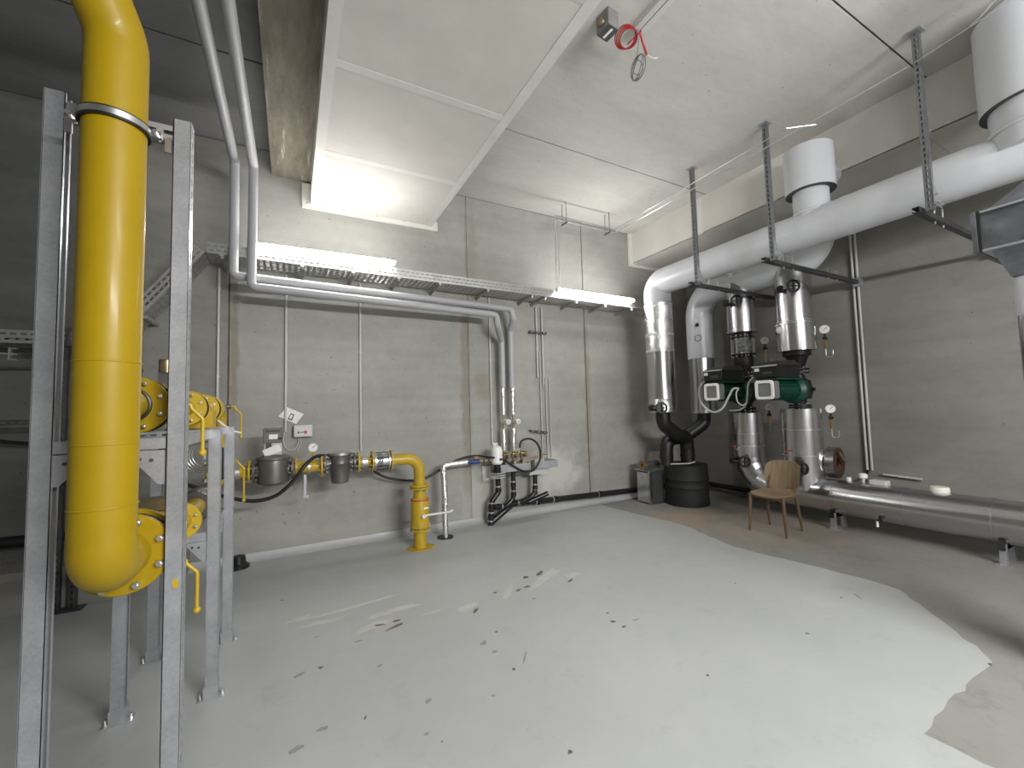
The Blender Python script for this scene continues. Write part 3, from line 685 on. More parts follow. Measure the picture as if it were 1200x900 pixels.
# yellow piece, clamp, flanges, coupling
t = thing('gas_pipe', 'short yellow gas pipe with a chrome clamp between filter and silver coupling', 'pipe', (X(427), GY, GZ-.05))
MB().tube([(X(418), GY, GZ+.005), (X(434), GY, GZ+.005)], .05, n=24).build('pipe', M['yellow2'], t, 60)
flange(t, (X(419.5), GY, GZ+.005), (1, 0, 0), .11, .05, .02, M['yellow2'], 8, .009, stuff=True)
flange(t, (X(436), GY, GZ+.005), (1, 0, 0), .11, .05, .02, M['yellow2'], 8, .009, stuff=True)
MB().lathe((X(427)-.025, GY, GZ+.005), (1, 0, 0), [(0, .051), (0, .062), (.018, .062), (.018, .054), (.032, .054), (.032, .062), (.05, .062), (.05, .051)], 28, (False, False)).build('clamp_band', M['steel'], t)
t = thing('expansion_joint', 'bright silver bolted coupling between the yellow flanges', 'coupling', (X(447), GY, GZ-.1))
xa, xb = X(438), X(456)
MB().lathe((xa, GY, GZ), (1, 0, 0), [(0, .10), (.014, .10), (.014, .07), (.035, .07), (.04, .088), (.05, .07), (.06, .088), (.07, .07), (.08, .088), (.09, .07), (xb-xa-.014, .07), (xb-xa-.014, .10), (xb-xa, .10)], 32).build('bellows', M['steel'], t)
bolts(t, ((xa+xb)/2, GY, GZ), (1, 0, 0), .092, 6, .009, xb-xa+.03, M['blackm'])
# elbow, riser, valve
RX = 1.30
t = thing('gas_pipe', 'yellow elbow pipe turning down from the wall line to the floor valve', 'pipe', (RX, GY, .72))
MB().tube([(X(457), GY, GZ), (RX, GY, GZ), (RX, GY, .70)], .062, .17, 28, 14).build('pipe', M['yellow2'], t, 60)
flange(t, (X(457.5)+.005, GY, GZ), (1, 0, 0), .11, .06, .02, M['yellow2'], 8, .009, stuff=True)
flange(t, (RX, GY, .70), (0, 0, 1), .11, .075, .022, M['yellow2'], 0)
t = thing('gas_shutoff_valve', 'yellow floor valve with a long grey lever and thin red ring', 'valve', (RX, GY, 0))
flange(t, (RX, GY, .672), (0, 0, 1), .108, .06, .02, M['yellow2'], 8, .009, stuff=True)
m = MB().lathe((RX, GY, .20), (0, 0, 1), [(0, .085), (.045, .088), (.045, .10), (.33, .10), (.355, .092), (.36, .07), (.46, .07)], 36).build('body', M['yellow2'], t)
MB().lathe((RX, GY, .535), (0, 0, 1), [(0, .1005), (.002, .103), (.012, .103), (.014, .1005)], 36).build('red_ring', M['redp'], t)
flange(t, (RX, GY, .245), (0, 0, 1), .112, .07, .02, M['yellow2'], 8, .010)
flange(t, (RX, GY, .205), (0, 0, 1), .112, .07, .02, M['yellow2'], 0)
MB().cyl((RX, GY, 0), (RX, GY, .2), .070, n=32).build('riser', M['yellow2'], t)
MB().prism(jag([(.16*math.cos(a*PI/6), .13*math.sin(a*PI/6), 0) for a in range(12)], .01, .05), (RX, GY, .002), (1, 0, 0), (0, 1, 0), (0, 0, .006)).build('paint_skirt', M['yellow2'], t)
MB().obox((RX+.045, GY-.096, .455), (.025, 0, 0), (0, .002, 0), (0, 0, .01)).build('nameplate', M['white'], t)
o = MB().tube([(RX+.01, GY-.13, .375), (RX+.05, GY-.135, .385), (RX+.31, GY-.135, .385), (RX+.35, GY-.13, .40)], .013, .02, 12).build('lever', M['pvc_lt'], t)
MB().cyl((RX+.01, GY-.14, .375), (RX+.01, GY-.08, .375), .022, n=14).build('spindle', M['steel'], t)

# black cable hoses on the wall line
m = MB(); pts = [at_y(214, 566, 4.62), at_y(250, 578, 4.62), at_y(272, 584, 4.60), at_y(300, 587, 4.58), at_y(325, 580, 4.57), at_y(345, 562, 4.56), at_y(358, 545, 4.57), at_y(370, 535, 4.66), at_y(385, 534, 4.88)]
def spline(pts, k=6):
    out = []
    for i in range(len(pts)-1):
        p0, p1, p2, p3 = pts[max(0, i-1)], pts[i], pts[i+1], pts[min(len(pts)-1, i+2)]
        for j in range(k):
            u = j/k; out.append(.5*((2*p1)+(p2-p0)*u+(2*p0-5*p1+4*p2-p3)*u*u+(3*p1-p0-3*p2+p3)*u**3))
    out.append(pts[-1]); return out
m.tube(spline([V(p) for p in pts]), .017, 0, 12)
tag(m.build('rubber_hose', M['black'], None, 60), 'thick black hose sagging in front of the grey gas meter', 'hose')
m = MB(); pts = [at_y(*p, 5.16) for p in [(430, 541), (440, 553), (455, 560), (477, 563), (497, 561), (512, 553), (530, 542), (545, 536), (560, 534), (574, 536)]]
m.tube(spline(pts), .015, 0, 12)
tag(m.build('rubber_hose', M['black'], None, 60), 'black hose hanging behind the yellow elbow towards the blue valve', 'hose')
m = MB(); m.tube(spline([at_y(*p, 5.2) for p in [(-10, 516), (20, 519), (60, 520), (100, 516)]]), .016, 0, 10)
tag(m.build('rubber_hose', M['black'], None, 60), 'black hose on the wall at the far left edge, mid height', 'hose')
# detector box, papers
W1 = YB-.03
p, q = at_y(344, 499, W1), at_y(366, 511, W1)
t = thing('alarm_box', 'small light grey alarm box with a red button beside the wall conduit', 'control box', ((p.x+q.x)/2, W1, q.z))
c = (p+q)/2; sx, sz = abs(q.x-p.x), .135
MB().box((c.x, YB-.035, c.z), (sx, .07, sz)).build('case', M['conduit'], t, bevel=.008)
MB().box((c.x, YB-.072, c.z), (sx*.9, .004, sz*.84)).build('front_plate', M['pvc_lt'], t)
MB().rcyl((c.x+.025, YB-.085, c.z-.012), (c.x+.025, YB-.073, c.z-.012), .017, .003, 16).build('red_button', M['redp'], t)
MB().rcyl((c.x-.045, YB-.08, c.z-.012), (c.x-.045, YB-.073, c.z-.012), .011, .002, 12).build('lamp', M['dark'], t)
MB().box((c.x-.01, YB-.076, c.z-.012), (.025, .004, .008)).build('lamp', M['dark'], t)
m = MB(); m.tube(spline([at_y(*k, YB-.02) for k in [(333, 506), (332, 518), (336, 526), (344, 527), (349, 520), (350, 513)]]), .006, 0, 8); m.tube(spline([at_y(*k, YB-.015) for k in [(352, 513), (352, 520), (348, 528)]]), .005, 0, 8)
tag(m.build('cable', M['conduit'], None, 60), 'thin grey cable looping under the small alarm box', 'cable')
def wall_sheet(pts, Y, name, label, mat=M['paper'], th=.002):
    P_ = [at_y(*p, Y) for p in pts]; o = P_[0]
    m = MB(); m.prism([(p.x-o.x, p.z-o.z) for p in P_], o, (1, 0, 0), (0, 0, 1), (0, th, 0)); return m
t = thing('paper_sheet', 'crooked white paper in a clear sleeve stuck behind the conduit above the alarm box', 'paper', at_y(340, 497, YB-.012))
wall_sheet([(326, 488), (336, 477), (356, 485), (347, 497)], YB-.014, '', '').build('sheet', M['paper'], t)
wall_sheet([(337, 491), (341, 484), (345, 486), (342, 493)], YB-.016, '', '').build('printed_mark', M['dark'], t)
wall_sheet([(338.5, 490), (341.3, 485.5), (343.5, 486.7), (341.3, 491)], YB-.0175, '', '').build('printed_mark', M['paper'], t)
# vertical wall conduits
def conduit(label, x, z0, z1, r=.0125, Y=YB-.02, mat='conduit'):
    t = thing('wall_conduit', label, 'conduit', (x, Y, z0), 'upright conduits on the back wall')
    MB().rcyl((x, Y, z0), (x, Y, z1), r, .002, 14).build('tube', M[mat], t)
    z = z0+.25
    while z < z1:
        MB().box((x, Y+r*.4, z), (r*2.7, r*2, .018)).build('clip', M[mat], t); z += .95
conduit('leftmost upright wall conduit, left of the dark wall joint by the frame', at_y(256, 400, YB).x, 1.72, 3.14)
conduit('upright wall conduit ending behind the crooked white paper', at_y(335, 420, YB).x, at_y(334, 506, YB).z, 3.14)
conduit('upright wall conduit ending above the grey gas filter', at_y(422, 420, YB).x, at_y(423, 528, YB).z, 3.14)
conduit('upright wall conduit just left of the two insulated drop pipes', at_y(574, 430, YB).x, at_y(576, 521, YB).z, 3.14)
# the four thin conduits with their clamp bars
t = thing('conduit_bundle', 'bundle of thin upright conduits crossed by small black clamp bars', 'conduit', (3.38, YB-.03, .8))
for px, z1, z0, r in ((629, 3.08, 2.0, .013), (635.5, 3.08, 1.9, .013), (632, 2.4, .80, .008), (638, 2.0, .80, .008), (642, 2.0, .8, .007)):
    x = at_y(px, 440, YB).x; MB().cyl((x, YB-.03, z0), (x, YB-.03, z1), r, n=12).build('tube', M['conduit'], t)
for px0, px1, py in ((620, 640, 389), (621, 641, 505)):
    a, b = at_y(px0, py, YB-.05), at_y(px1, py+2, YB-.05); o = MB().bar(a, b, .03, .035).build('clamp_bar', M['dark'], t)
    for k in (.15, .5, .85): MB().cyl(a.lerp(b, k)+V((0, -.02, 0)), a.lerp(b, k)+V((0, -.01, 0)), .010, n=8).build('nut', M['steel'], o)
# white round insulated pipes dropping from the ceiling
def drop_pipe(label, pts, r, b):
    t = thing('insulated_pipe', label, 'pipe', pts[-1], 'pair of slim grey-white insulated pipes')
    MB().tube(pts, r, b, 18, 8).build('jacket', M['pvc_grey'], t, 60); return t
xa, xb = 2.765, 2.64
drop_pipe('outer of two slim grey-white insulated pipes, the higher one along the back wall', [(-.529, 1.164, 4.16), (-.509, 4.82, 4.08), (-.514, 4.88, 2.942), (2.70, 5.06, 2.93), (2.735, 5.07, 2.80), (xa, 5.22, 2.66), (xa, 5.22, 1.84)], .042, .05)
drop_pipe('inner of two slim grey-white insulated pipes, the lower one along the back wall', [(-.369, 1.166, 4.144), (-.345, 4.763, 4.057), (-.355, 4.79, 2.823), (2.40, 4.93, 2.80), (2.44, 4.97, 2.66), (xb-.03, 5.20, 2.50), (xb-.03, 5.20, 1.84)], .042, .05)
for x, lab in ((xb-.03, 'left foil-wrapped riser with a white-topped valve under the slim pipes'), (xa, 'right foil-wrapped riser with a white-topped valve under the slim pipes')):
    t = thing('foil_riser', lab, 'pipe', (x, 5.2, .95), 'foil-wrapped risers under the slim pipes')
    MB().cyl((x, 5.2, 1.47), (x, 5.2, 1.84), .034, n=18).build('foil_sleeve', M['foil'], t)
    MB().cyl((x, 5.2, .98), (x, 5.2, 1.27), .034, n=18).build('foil_sleeve', M['foil'], t)
    MB().cyl((x, 5.2, 1.27), (x, 5.2, 1.47), .014, n=12).build('copper_pipe', M['brassd'], t)
    v = MB().rcyl((x, 5.2, 1.42), (x, 5.2, 1.46), .022, .003, 12).build('nut', M['brassd'], t)
    v = MB().rcyl((x+.02, 5.08, 1.365), (x+.02, 5.2, 1.365), .036, .006, 18).build('valve_cap', M['white'], t)
    MB().cyl((x+.02, 5.072, 1.365), (x+.02, 5.08, 1.365), .02, n=14).build('dial', M['conduit'], v)

# ================================================================== WATER CONNECTIONS AND BLACK DRAINS
t = thing('foil_water_pipe', 'foil-wrapped water pipe rising from a dark floor plate by the yellow valve', 'pipe', (1.70, 5.05, 0))
a = at_z(522, 630); fx, fy = a.x, a.y; ty = 5.05
MB().tube([(fx, fy, 0), (fx, fy, .40), (fx+.03, ty, .44), (fx+.01, ty, .86), (fx+.33, ty, .875)], .036, .05, 18).build('foil_jacket', M['foil'], t, 60)
MB().cyl((fx, fy, .004), (fx, fy, .012), .10, n=28).build('floor_plate', M['blackm'], t)
MB().ring((fx, fy, .395), (0, 0, 1), .037, .006, 20, 6).build('tape_ring', M['tape'], t)
t = thing('blue_valve', 'small blue valve with brass unions at the end of the foil pipe', 'valve', (fx+.42, ty, .85))
MB().rcyl((fx+.33, ty, .875), (fx+.50, ty, .873), .032, .005, 14).build('body', M['blue'], t)
MB().box((fx+.45, ty-.01, .925), (.06, .04, .03)).build('handle', M['brass'], t)
for k in range(3): MB().rcyl((fx+.50+.07*k, ty, .873-.003*k), (fx+.55+.07*k, ty, .872), .026-.004*(k % 2), .003, 8).build('union', M['brassd'], t)
MB().tube([(fx+.70, ty, .87), (fx+.78, ty, .93), (fx+.80, ty+.1, .94)], .015, .03, 10).build('brass_tail', M['brassd'], t)
# white-hooded softener head
p = at_y(583, 536, 5.0)
t = thing('softener_head', 'white hooded water softener head above the left drain funnel', 'filter', (p.x, 5.0, .83))
MB().lathe((p.x, 5.02, .82), (0, 0, 1), [(0, .058), (.02, .075), (.18, .075), (.22, .065), (.235, .035)], 28).build('hood', M['white'], t)
MB().cyl((p.x+.02, 4.938, .885), (p.x+.02, 4.95, .885), .018, n=16).build('black_button', M['black'], t)
for k in range(3): MB().rcyl((p.x, 5.02, .70+.038*k), (p.x, 5.02, .73+.038*k), .055-.004*k, .004, 18).build('black_collar', M['blackp'], t)
m = MB(); 
for k in range(3): m.ring((p.x, 5.02, .70-.03*k), (0, .1, 1), .11, .005, 28, 6)
tag(m.build('hose_coil', M['conduit'], None, 60), 'thin grey hose coiled round the neck of the softener head', 'hose')
t = thing('steel_shelf', 'stainless steel drip shelf on the wall under the brass valves', 'shelf', (2.95, 5.2, .68))
a, b = at_y(578, 548, 5.02), at_y(647, 546, 5.02)
zs = .70
m = MB(); m.bb((2.46, 5.02, zs), (3.37, YB, zs+.006)); m.build('tray_floor', M['galv'], t)
MB().bb((2.46, 5.014, zs), (3.37, 5.02, zs+.10)).build('front_lip', M['galv'], t); MB().bb((3.364, 5.02, zs), (3.37, YB, zs+.10)).build('side_lip', M['galv'], t); MB().bb((2.46, 5.02, zs), (2.466, YB, zs+.10)).build('side_lip', M['galv'], t)
for x in (2.95,): MB().bb((x-.03, 5.005, zs-.02), (x+.03, 5.013, zs+.13)).build('bracket', M['galv_dark'], t)
MB().bb((2.95, 5.10, zs-.09), (3.25, YB, zs-.003)).build('channel', M['conduit'], t)
# brass valve group on the shelf
for i, (px, py) in enumerate(((592, 535), (602, 533), (612, 532))):
    c = at_y(px, py, 5.1); lab = ['left', 'middle', 'right'][i]
    t = thing('brass_valve_set', lab+' stack of brass valves standing on the steel drip shelf', 'valve', (c.x, 5.12, zs+.006), 'brass valve stacks on the drip shelf')
    m = MB().lathe((c.x, 5.12, zs+.006), (0, 0, 1), [(0, .02), (.03, .034), (.06, .022), (.085, .036), (.12, .036), (.13, .02), (.16, .02), (.17, .034), (.22, .034), (.235, .02), (.27, .018)], 14).build('body', M['brassd'], t)
    for z, s in ((.12, -1), (.20, 1)): MB().rcyl((c.x, 5.12, zs+z), (c.x+.02*s, 5.02, zs+z), .022, .003, 12).build('port', M['brassd'], t)
    MB().box((c.x+.01, 5.05, zs+.25), (.05, .05, .025)).build('lever', M['brass'], t)
MB_ = MB().cyl((2.60, 5.12, zs+.10), (2.95, 5.12, zs+.10), .018, n=12)
tag(MB_.build('brass_manifold', M['brassd']), 'horizontal brass manifold pipe tying the valve stacks on the drip shelf', 'pipe')
m = MB(); m.tube(spline([at_y(*p, 5.1) for p in [(622, 540), (628, 537), (634, 533), (640, 532)]]), .010, 0, 8)
tag(m.build('yellow_cord', M['brass'], None, 60), 'short yellow cord lying on the right end of the drip shelf', 'cord')
m = MB(); m.tube(spline([at_y(*p, 4.98) for p in [(609, 525), (611, 517), (620, 514), (629, 519), (633, 529), (632, 541), (625, 551), (613, 552), (600, 545), (589, 538), (574, 536)]]), .014, 0, 12)
tag(m.build('rubber_hose', M['black'], None, 60), 'black hose looped in a large circle in front of the brass valves', 'hose')
t = tag(wall_sheet([(565, 546), (575, 546), (576, 563), (566, 564)], YB-.02, '', '').build('paper_sheet', M['paper']), 'white paper sheet taped to the wall left of the drain funnels', 'paper')
t = tag(wall_sheet([(578, 519), (584, 519), (584, 523), (578, 523)], YB-.02, '', '').build('paper_label', M['paper']), 'tiny white label on the wall above the softener head', 'label')
DY = 5.16
def drain(label, pts, r=.032, b=.08, clamps=()):
    t = thing('drain_pipe', label, 'drain pipe', pts[-1], 'black plastic drain pipes on the back wall')
    MB().tube(pts, r, b, 16, 8).build('pipe', M['blackp'], t, 60)
    P_ = [V(p) for p in pts]
    for seg, k in clamps:
        a, b2 = P_[seg], P_[seg+1]; c = a.lerp(b2, k); d = (b2-a).normalized()
        MB().lathe(c-d*.008, d, [(0, r), (0, r+.005), (.016, r+.005), (.016, r)], 18, (False, False)).build('pipe_clip', M['steel'], t)
        if k < .9: MB().lathe(c+d*.03, d, [(0, r), (0, r+.007), (.04, r+.007), (.04, r)], 18, (False, False)).build('socket', M['blackp'], t)
    return t
g = lambda x, y, Y=DY: at_y(x, y, Y)
drain('left black drain pipe from the softener head funnel down to the floor elbow', [g(583, 549), g(584, 577), g(576, 588), g(575, 616)], .036, .06, ((0, .75), (2, .05), (2, .45), (2, .8)))
drain('middle black drain pipe dropping from the drip shelf', [g(601, 548), g(602, 584), g(594, 593), g(579, 594)], .032, .12, ((0, .45), (0, .75), (2, .4)))
drain('right black drain pipe dropping from the drip shelf near its end', [g(627, 552), g(627, 580), g(612, 588), g(595, 592)], .032, .14, ((0, .55), (0, .75), (2, .3)))
drain('thick black drain pipe running along the foot of the back wall', [g(577, 611, 5.2), g(591, 599, 5.2), (2.75, 5.22, .235), (3.2, 5.24, .20), (5.3, 5.24, .14), (6.45, 5.24, .13), (6.53, 5.1, .13), (6.53, 2.6, .11), (6.53, -.5, .08)], .042, .10, ((2, .2), (2, .8), (3, .1), (3, .5)))
drain('short black drain branch sticking up from the pipe at the wall foot', [(2.98, 5.2, .22), g(642, 578, 5.14)], .034, 0)
drain('black drain pipe crossing the wall above the plinth at the far left', [(XL, 5.2, .50), (-2.25, 5.2, .53), (-1.5, 5.2, .51), (-1.1, 5.2, .5)], .05, 0, ((0, .93),))
t = thing('floor_drain_cap', 'dark round cap on the floor behind the last steel post', 'cap', (-.47, 5.15, 0))
MB().lathe((-.47, 5.16, .0), (0, 0, 1), [(0, .10), (.03, .10), (.05, .07), (.12, .06), (.13, .03)], 20).build('cap', M['blackp'], t)
# ================================================================== LARGE INSULATED PIPES AND HANGERS
MX, MZ, MR = 4.95, 3.405, .195
BX, BZ, BR = 5.9, 3.35, .20
def zat(px, py, x, y):          # height over the plan point (x, y) seen at picture row py
    d = (px-600)/FPX*RT - (py-450)/FPX*UP + FW; k = math.hypot(x, y)/math.hypot(d.x, d.y); return CH+d.z*k
EY = 4.50
t = thing('heating_pipe', 'nearest large grey-white insulated pipe running under the ceiling from the right edge', 'pipe', (MX, EY, 1.35))
zf = zat(772, 358, MX, EY); zf2 = zat(772, 413, MX, EY); zb = zat(772, 483, MX, EY)
MB().tube([(MX, -2.6, MZ), (MX, EY, MZ), (MX, EY, zf)], MR, .42, 40, 12).build('jacket', M['pvc'], t, 60)
MB().tube([(MX, 3.02, MZ), (MX, 3.10, MZ)], MR+.002, n=40).build('jacket_seam', M['pvc'], t, 60)
MB().tube([(MX, 1.98, MZ), (MX, 2.04, MZ)], MR+.002, n=40).build('jacket_seam', M['pvc'], t, 60)
o = MB().lathe((MX, EY, zf2), (0, 0, 1), [(0, .196), (0, .203), (zf-zf2+.02, .203), (zf-zf2+.02, .19)], 40, (False, False)).build('foil_sleeve', M['foil'], t)
for k in (0.02, .36, .69, .98): MB().lathe((MX, EY, zf2+(zf-zf2)*k-.02), (0, 0, 1), [(0, .203), (0, .2045), (.04, .2045), (.04, .203)], 40, (False, False)).build('tape_band', M['tape'], o)
MB().lathe((MX, EY, zb+.18), (0, 0, 1), [(0, .20), (zf2-zb-.18, .20)], 40).build('sheet_cladding', M['alu'], t)
MB().lathe((MX, EY, zb), (0, 0, 1), [(0, .19), (.0, .205), (.18, .207), (.19, .2)], 40).build('end_cladding', M['alu'], t)
# branch with loose sleeve up to the ceiling
for yb, zb_, zt, rs, rn in ((2.33, 3.79, 4.26, .228, .165), (.75, 3.74, 4.46, .325, .28)):
    MB().lathe((MX, yb, MZ), (0, 0, 1), [(0, rn), (zt-MZ-.12, rn)], 36).build('branch_pipe', M['pvc'], t)
    MB().lathe((MX, yb, zb_), (0, 0, 1), [(0, rs-.02), (0, rs), (zt-zb_-.006, rs), (zt-zb_, rs-.008)], 44, (False, True)).build('branch_sleeve', M['pvc'], t)
    MB().lathe((MX, yb, zb_-.002), (0, 0, 1), [(0, rn+.001), (0, rs-.001), (.012, rs-.001), (.012, rn+.001)], 40, (False, False)).build('sleeve_rim', M['dark'], t)
    MB().cyl((MX, yb, zt-.20), (5.31, yb, zt-.20), .15, n=28).build('wall_branch', M['pvc'], t)
    MB().ring((MX, yb, MZ+.15), (0, 0, 1), rn+.002, .018, 36, 8).build('weld_saddle', M['pvc'], t, 60)
def hand_valve(label, c, ax=(-1, 0, 0), grp='small black handwheel valves', L=.09, wy=.20):
    # small black drain valve standing off a cladding, with a handwheel beside it
    g = thing('handwheel_valve', label, 'valve', V(c), grp); c = V(c); ax = V(ax).normalized(); s = V((0, -1, 0))
    MB().rcyl(c-ax*.05, c+ax*L, .032, .004, 12).build('body', M['blackm'], g)
    MB().rcyl(c+ax*L*.5+V((0, 0, .045)), c+ax*L*.5-V((0, 0, .045)), .036, .004, 12).build('collar', M['blackm'], g)
    w_ = c+s*wy+ax*(L*.7)
    MB().cyl(c+ax*L*.5, w_, .009, n=8).build('spindle', M['steel'], g)
    m = MB().ring(w_, s+V((-.6,0,0)), .070, .016, 22, 6)
    a, b, _ = frame(s+V((-.6,0,0)))
    for k in range(4): m.bar(w_, w_+(a*math.cos(k*PI/2)+b*math.sin(k*PI/2))*.08, .016, .012, s)
    m.rcyl(w_-s*.012, w_+s*.012, .014, .003, 10); m.build('handwheel', M['blackm'], g, 60)
    return g
hand_valve('black handwheel valve at the bottom end of the nearest tall silver-clad drop pipe', (MX-.22, EY-.02, zat(765, 478, MX-.2, EY)), (-1, -.3, 0))

t = thing('heating_pipe', 'second large grey-white insulated pipe behind, bending down beside the pump columns', 'pipe', (BX, 4.55, 1.35))
EB = 4.52
z1 = zat(818, 421, BX, EB); z2 = zat(818, 484, BX, EB)
MB().tube([(BX, 2.75, 4.03), (BX, 2.75, BZ), (BX, EB, BZ), (BX, EB, z1)], BR, .40, 40, 12).build('jacket', M['pvc'], t, 60)
MB().tube([(BX, 2.75, 3.70), (BX, 2.75, 3.73)], BR+.012, n=40).build('jacket_seam', M['dark'], t, 60)
MB().lathe((BX, EB, z2), (0, 0, 1), [(0, .19), (z1-z2, .19)], 40).build('sheet_cladding', M['alu'], t)
MB().lathe((BX, EB, z2), (0, 0, 1), [(0, .17), (0, .197), (.16, .197), (.16, .19)], 40).build('end_cladding', M['alu'], t)
o = MB().ring((BX-.205, EB-.12, zat(803, 400, BX, EB)), (1, .3, 0), .05, .005, 20, 6).build('wire_clip', M['blackm'], t)
MB().sphere((BX-.21, EB-.12, zat(803, 385, BX, EB)), .03, 10).build('black_nipple', M['blackm'], t)

def hanger(label, y, xe=6.55):
    t = thing('pipe_hanger', label, 'hanger', (4.54, y, 3.02), 'slotted steel pipe hangers under the ceiling')
    x = 4.54
    MB().channel((x-.02, y-.02, 3.05), (x-.02, y-.02, ZC-.012), (0, 1, 0), (1, 0, 0), .048, .042, .003, .014, .052).build('upright', M['galv_mid'], t)
    MB().box((x, y-.02, ZC-.006), (.10, .09, .012)).build('head_plate', M['galv'], t)
    MB().channel((x-.06, y+.03, 3.075), (xe, y+.03, 3.075), (0, 0, 1), (0, 1, 0), .045, .045, slots=False).build('cross_arm', M['galv_dark'], t)
    MB().prism([(0, 0), (.16, 0), (0, .20)], (x-.025, y-.052, 3.085), (1, 0, 0), (0, 0, 1), (0, .005, 0)).build('knee_bracket', M['galv'], t)
    for k in (0, .05, .11): 
        MB().cyl((x+k-.01, y-.07, 3.10+.0*k), (x+k-.01, y-.05, 3.10), .011, n=8).build('bolt', M['steel'], t)
    MB().cyl((x, y-.07, 3.17), (x, y-.05, 3.17), .011, n=8).build('bolt', M['steel'], t)
    for xx in (4.86, 5.04, 5.8, 6.0):
        MB().cyl((xx, y+.05, 3.03), (xx, y+.05, 3.20 if xx < 5.2 else 3.16), .006, n=8).build('saddle_rod', M['steel'], t)
    MB().box((xe-.02, y+.05, 3.075), (.05, .09, .11)).build('wall_plate', M['galv'], t)
hanger('slotted steel pipe hanger farthest from the camera, nearest the lit tube lamp', 3.49)
hanger('middle slotted steel pipe hanger, left of the first white pipe sleeve', 2.55)
hanger('nearest slotted steel pipe hanger at the upper right, beside the galvanised duct', 1.31)
# thin conduits under the ceiling
t = thing('ceiling_conduit', 'pair of thin bright conduits rising from the tray and turning along the hangers', 'conduit', (4.0, 4.0, 3.3))
cz = 4.33
MB().tube([(3.375, 4.90, 3.16), (3.375, 4.90, cz+.01), (4.50, 4.90, cz), (4.50, 2.30, cz+.03), (4.72, 2.13, cz+.03)], .007, .02, 8, 4).build('conduit', M['steel'], t)
MB().tube([(3.43, 4.90, 3.16), (3.43, 4.90, cz-.05), (4.47, 4.90, cz-.055), (4.50, 4.86, cz-.06), (4.50, 2.50, cz-.055)], .007, .02, 8, 4).build('conduit', M['steel'], t)
for x in (3.56, 4.38):
    for y in (4.87, 4.97): MB().cyl((x, y, cz-.07), (x, y, ZC), .004, n=6).build('drop_rod', M['dark'], t)
    MB().box((x, 4.92, cz-.075), (.02, .14, .012)).build('cross_clip', M['dark'], t)
t = thing('ceiling_conduit', 'single thin conduit continuing to the nearest hanger with a bright elbow', 'conduit', (4.5, 1.5, 4.2))
MB().tube([(4.495, 2.5, cz-.055), (4.495, 1.33, cz-.045)], .004, n=6).build('wire', M['conduit'], t)
MB().tube([(4.50, 1.30, cz-.04), (4.5, .75, cz+.02)], .0025, n=6).build('wire', M['conduit'], t)
MB().tube([(4.5, .98, 4.33), (4.5, .93, 4.35), (4.49, .74, 4.50)], .008, n=8).build('bright_elbow', M['steel'], t)
# ceiling junction box, trunking, red loop, wire coil
p = at_z(712, 34, 4.46)
t = thing('junction_box', 'grey junction box on the bare ceiling with a label strip', 'junction box', (p.x, p.y, 4.42))
MB().box((p.x, p.y, 4.50), (.11, .13, .14), .1).build('box', M['capgrey'], t, bevel=.006)
MB().box((p.x-.0, p.y-.0, 4.423), (.02, .09, .004), .1).build('label_strip', M['white'], t)
MB().rcyl((p.x-.075, p.y, 4.49), (p.x-.05, p.y, 4.49), .03).build('gland', M['brassd'], t)
MB().box((p.x, p.y, 4.427), (.105, .12, .006), .1).build('lid', M['galv_dark'], t)
q = at_z(750, 38, 4.5)
t = thing('cable_trunking', 'pale twin cable trunking running along the ceiling to the top edge', 'trunking', (q.x, q.y-.7, 4.5))
for s in (-1, 1): MB().bb((q.x+s*.028-.023, -2.4, 4.515), (q.x+s*.028+.023, q.y, ZC)).build('trunk', M['pvc_lt'], t)
m = MB(); c = V((p.x+.15, p.y-.03, 4.43))
for k in range(4): m.ring(c+V((.008*k, -.004*k, -.004*k)), (.35, .45, 1), .078-.004*k, .005, 28, 6)
m.tube(spline([c+V((.06, .04, 0)), V((q.x, q.y, 4.5)), V((q.x-.005, q.y-.01, 4.5))], 4), .006, 0, 6)
m.tube(spline([V((q.x, q.y, 4.5)), V((q.x+.06, q.y+.02, 4.42)), V((q.x+.085, q.y+.02, 4.36))]), .009, 0, 6)
tag(m.build('cable_loop', M['red'], None, 60), 'loop of red cable hanging between the junction box and the trunking', 'cable')
m = MB(); m.tube(spline([V((q.x+.085, q.y+.02, 4.36)), V((q.x+.15, q.y, 4.34)), V((q.x+.19, q.y, 4.37))]), .005, 0, 6)
tag(m.build('bare_wire', M['conduit'], None, 60), 'short bare grey wire end sticking out of the red cable', 'wire')
c = at_z(747, 79, 4.18); m = MB()
m.cyl(V((q.x, q.y, 4.5)), c+V((0, 0, .09)), .003, n=6)
for k in range(3): m.ring(c+V((.004*k, 0, 0)), (.8, -.3+.12*k, .1*k-.1), .085, .0045, 24, 5)
m.ring(c, (.2, 1, .3), .05, .004, 20, 5)
tag(m.build('wire_coil', M['capgrey'], None, 60), 'small coil of white wire dangling from the ceiling trunking', 'wire')

# ================================================================== PUMP COLUMNS
C1, C2 = (5.9, 3.80), (5.9, 3.07)
FX, FZ, FR = 5.9, .373, .20
def zc(C, px, py): return zat(px, py, C[0], C[1])
def clad(t, C, z0, z1, r, name='cladding', seam=True):
    MB().lathe((C[0], C[1], z0), (0, 0, 1), [(0, r-.02), (0, r), (z1-z0, r), (z1-z0, r-.04)], 40, (True, True)).build(name, M['alu'], t)
def band(t, C, z, r):
    MB().lathe((C[0], C[1], z), (0, 0, 1), [(0, r), (0, r+.006), (.012, r+.006), (.012, r)], 40, (False, False)).build('seam_ring', M['steel'], t)
def hf(t, C, z, R_, th=.02, mat='darkcast', n=8):
    flange(t, (C[0], C[1], z), (0, 0, 1), R_, .05, th, M[mat], n, .010, stuff=True)
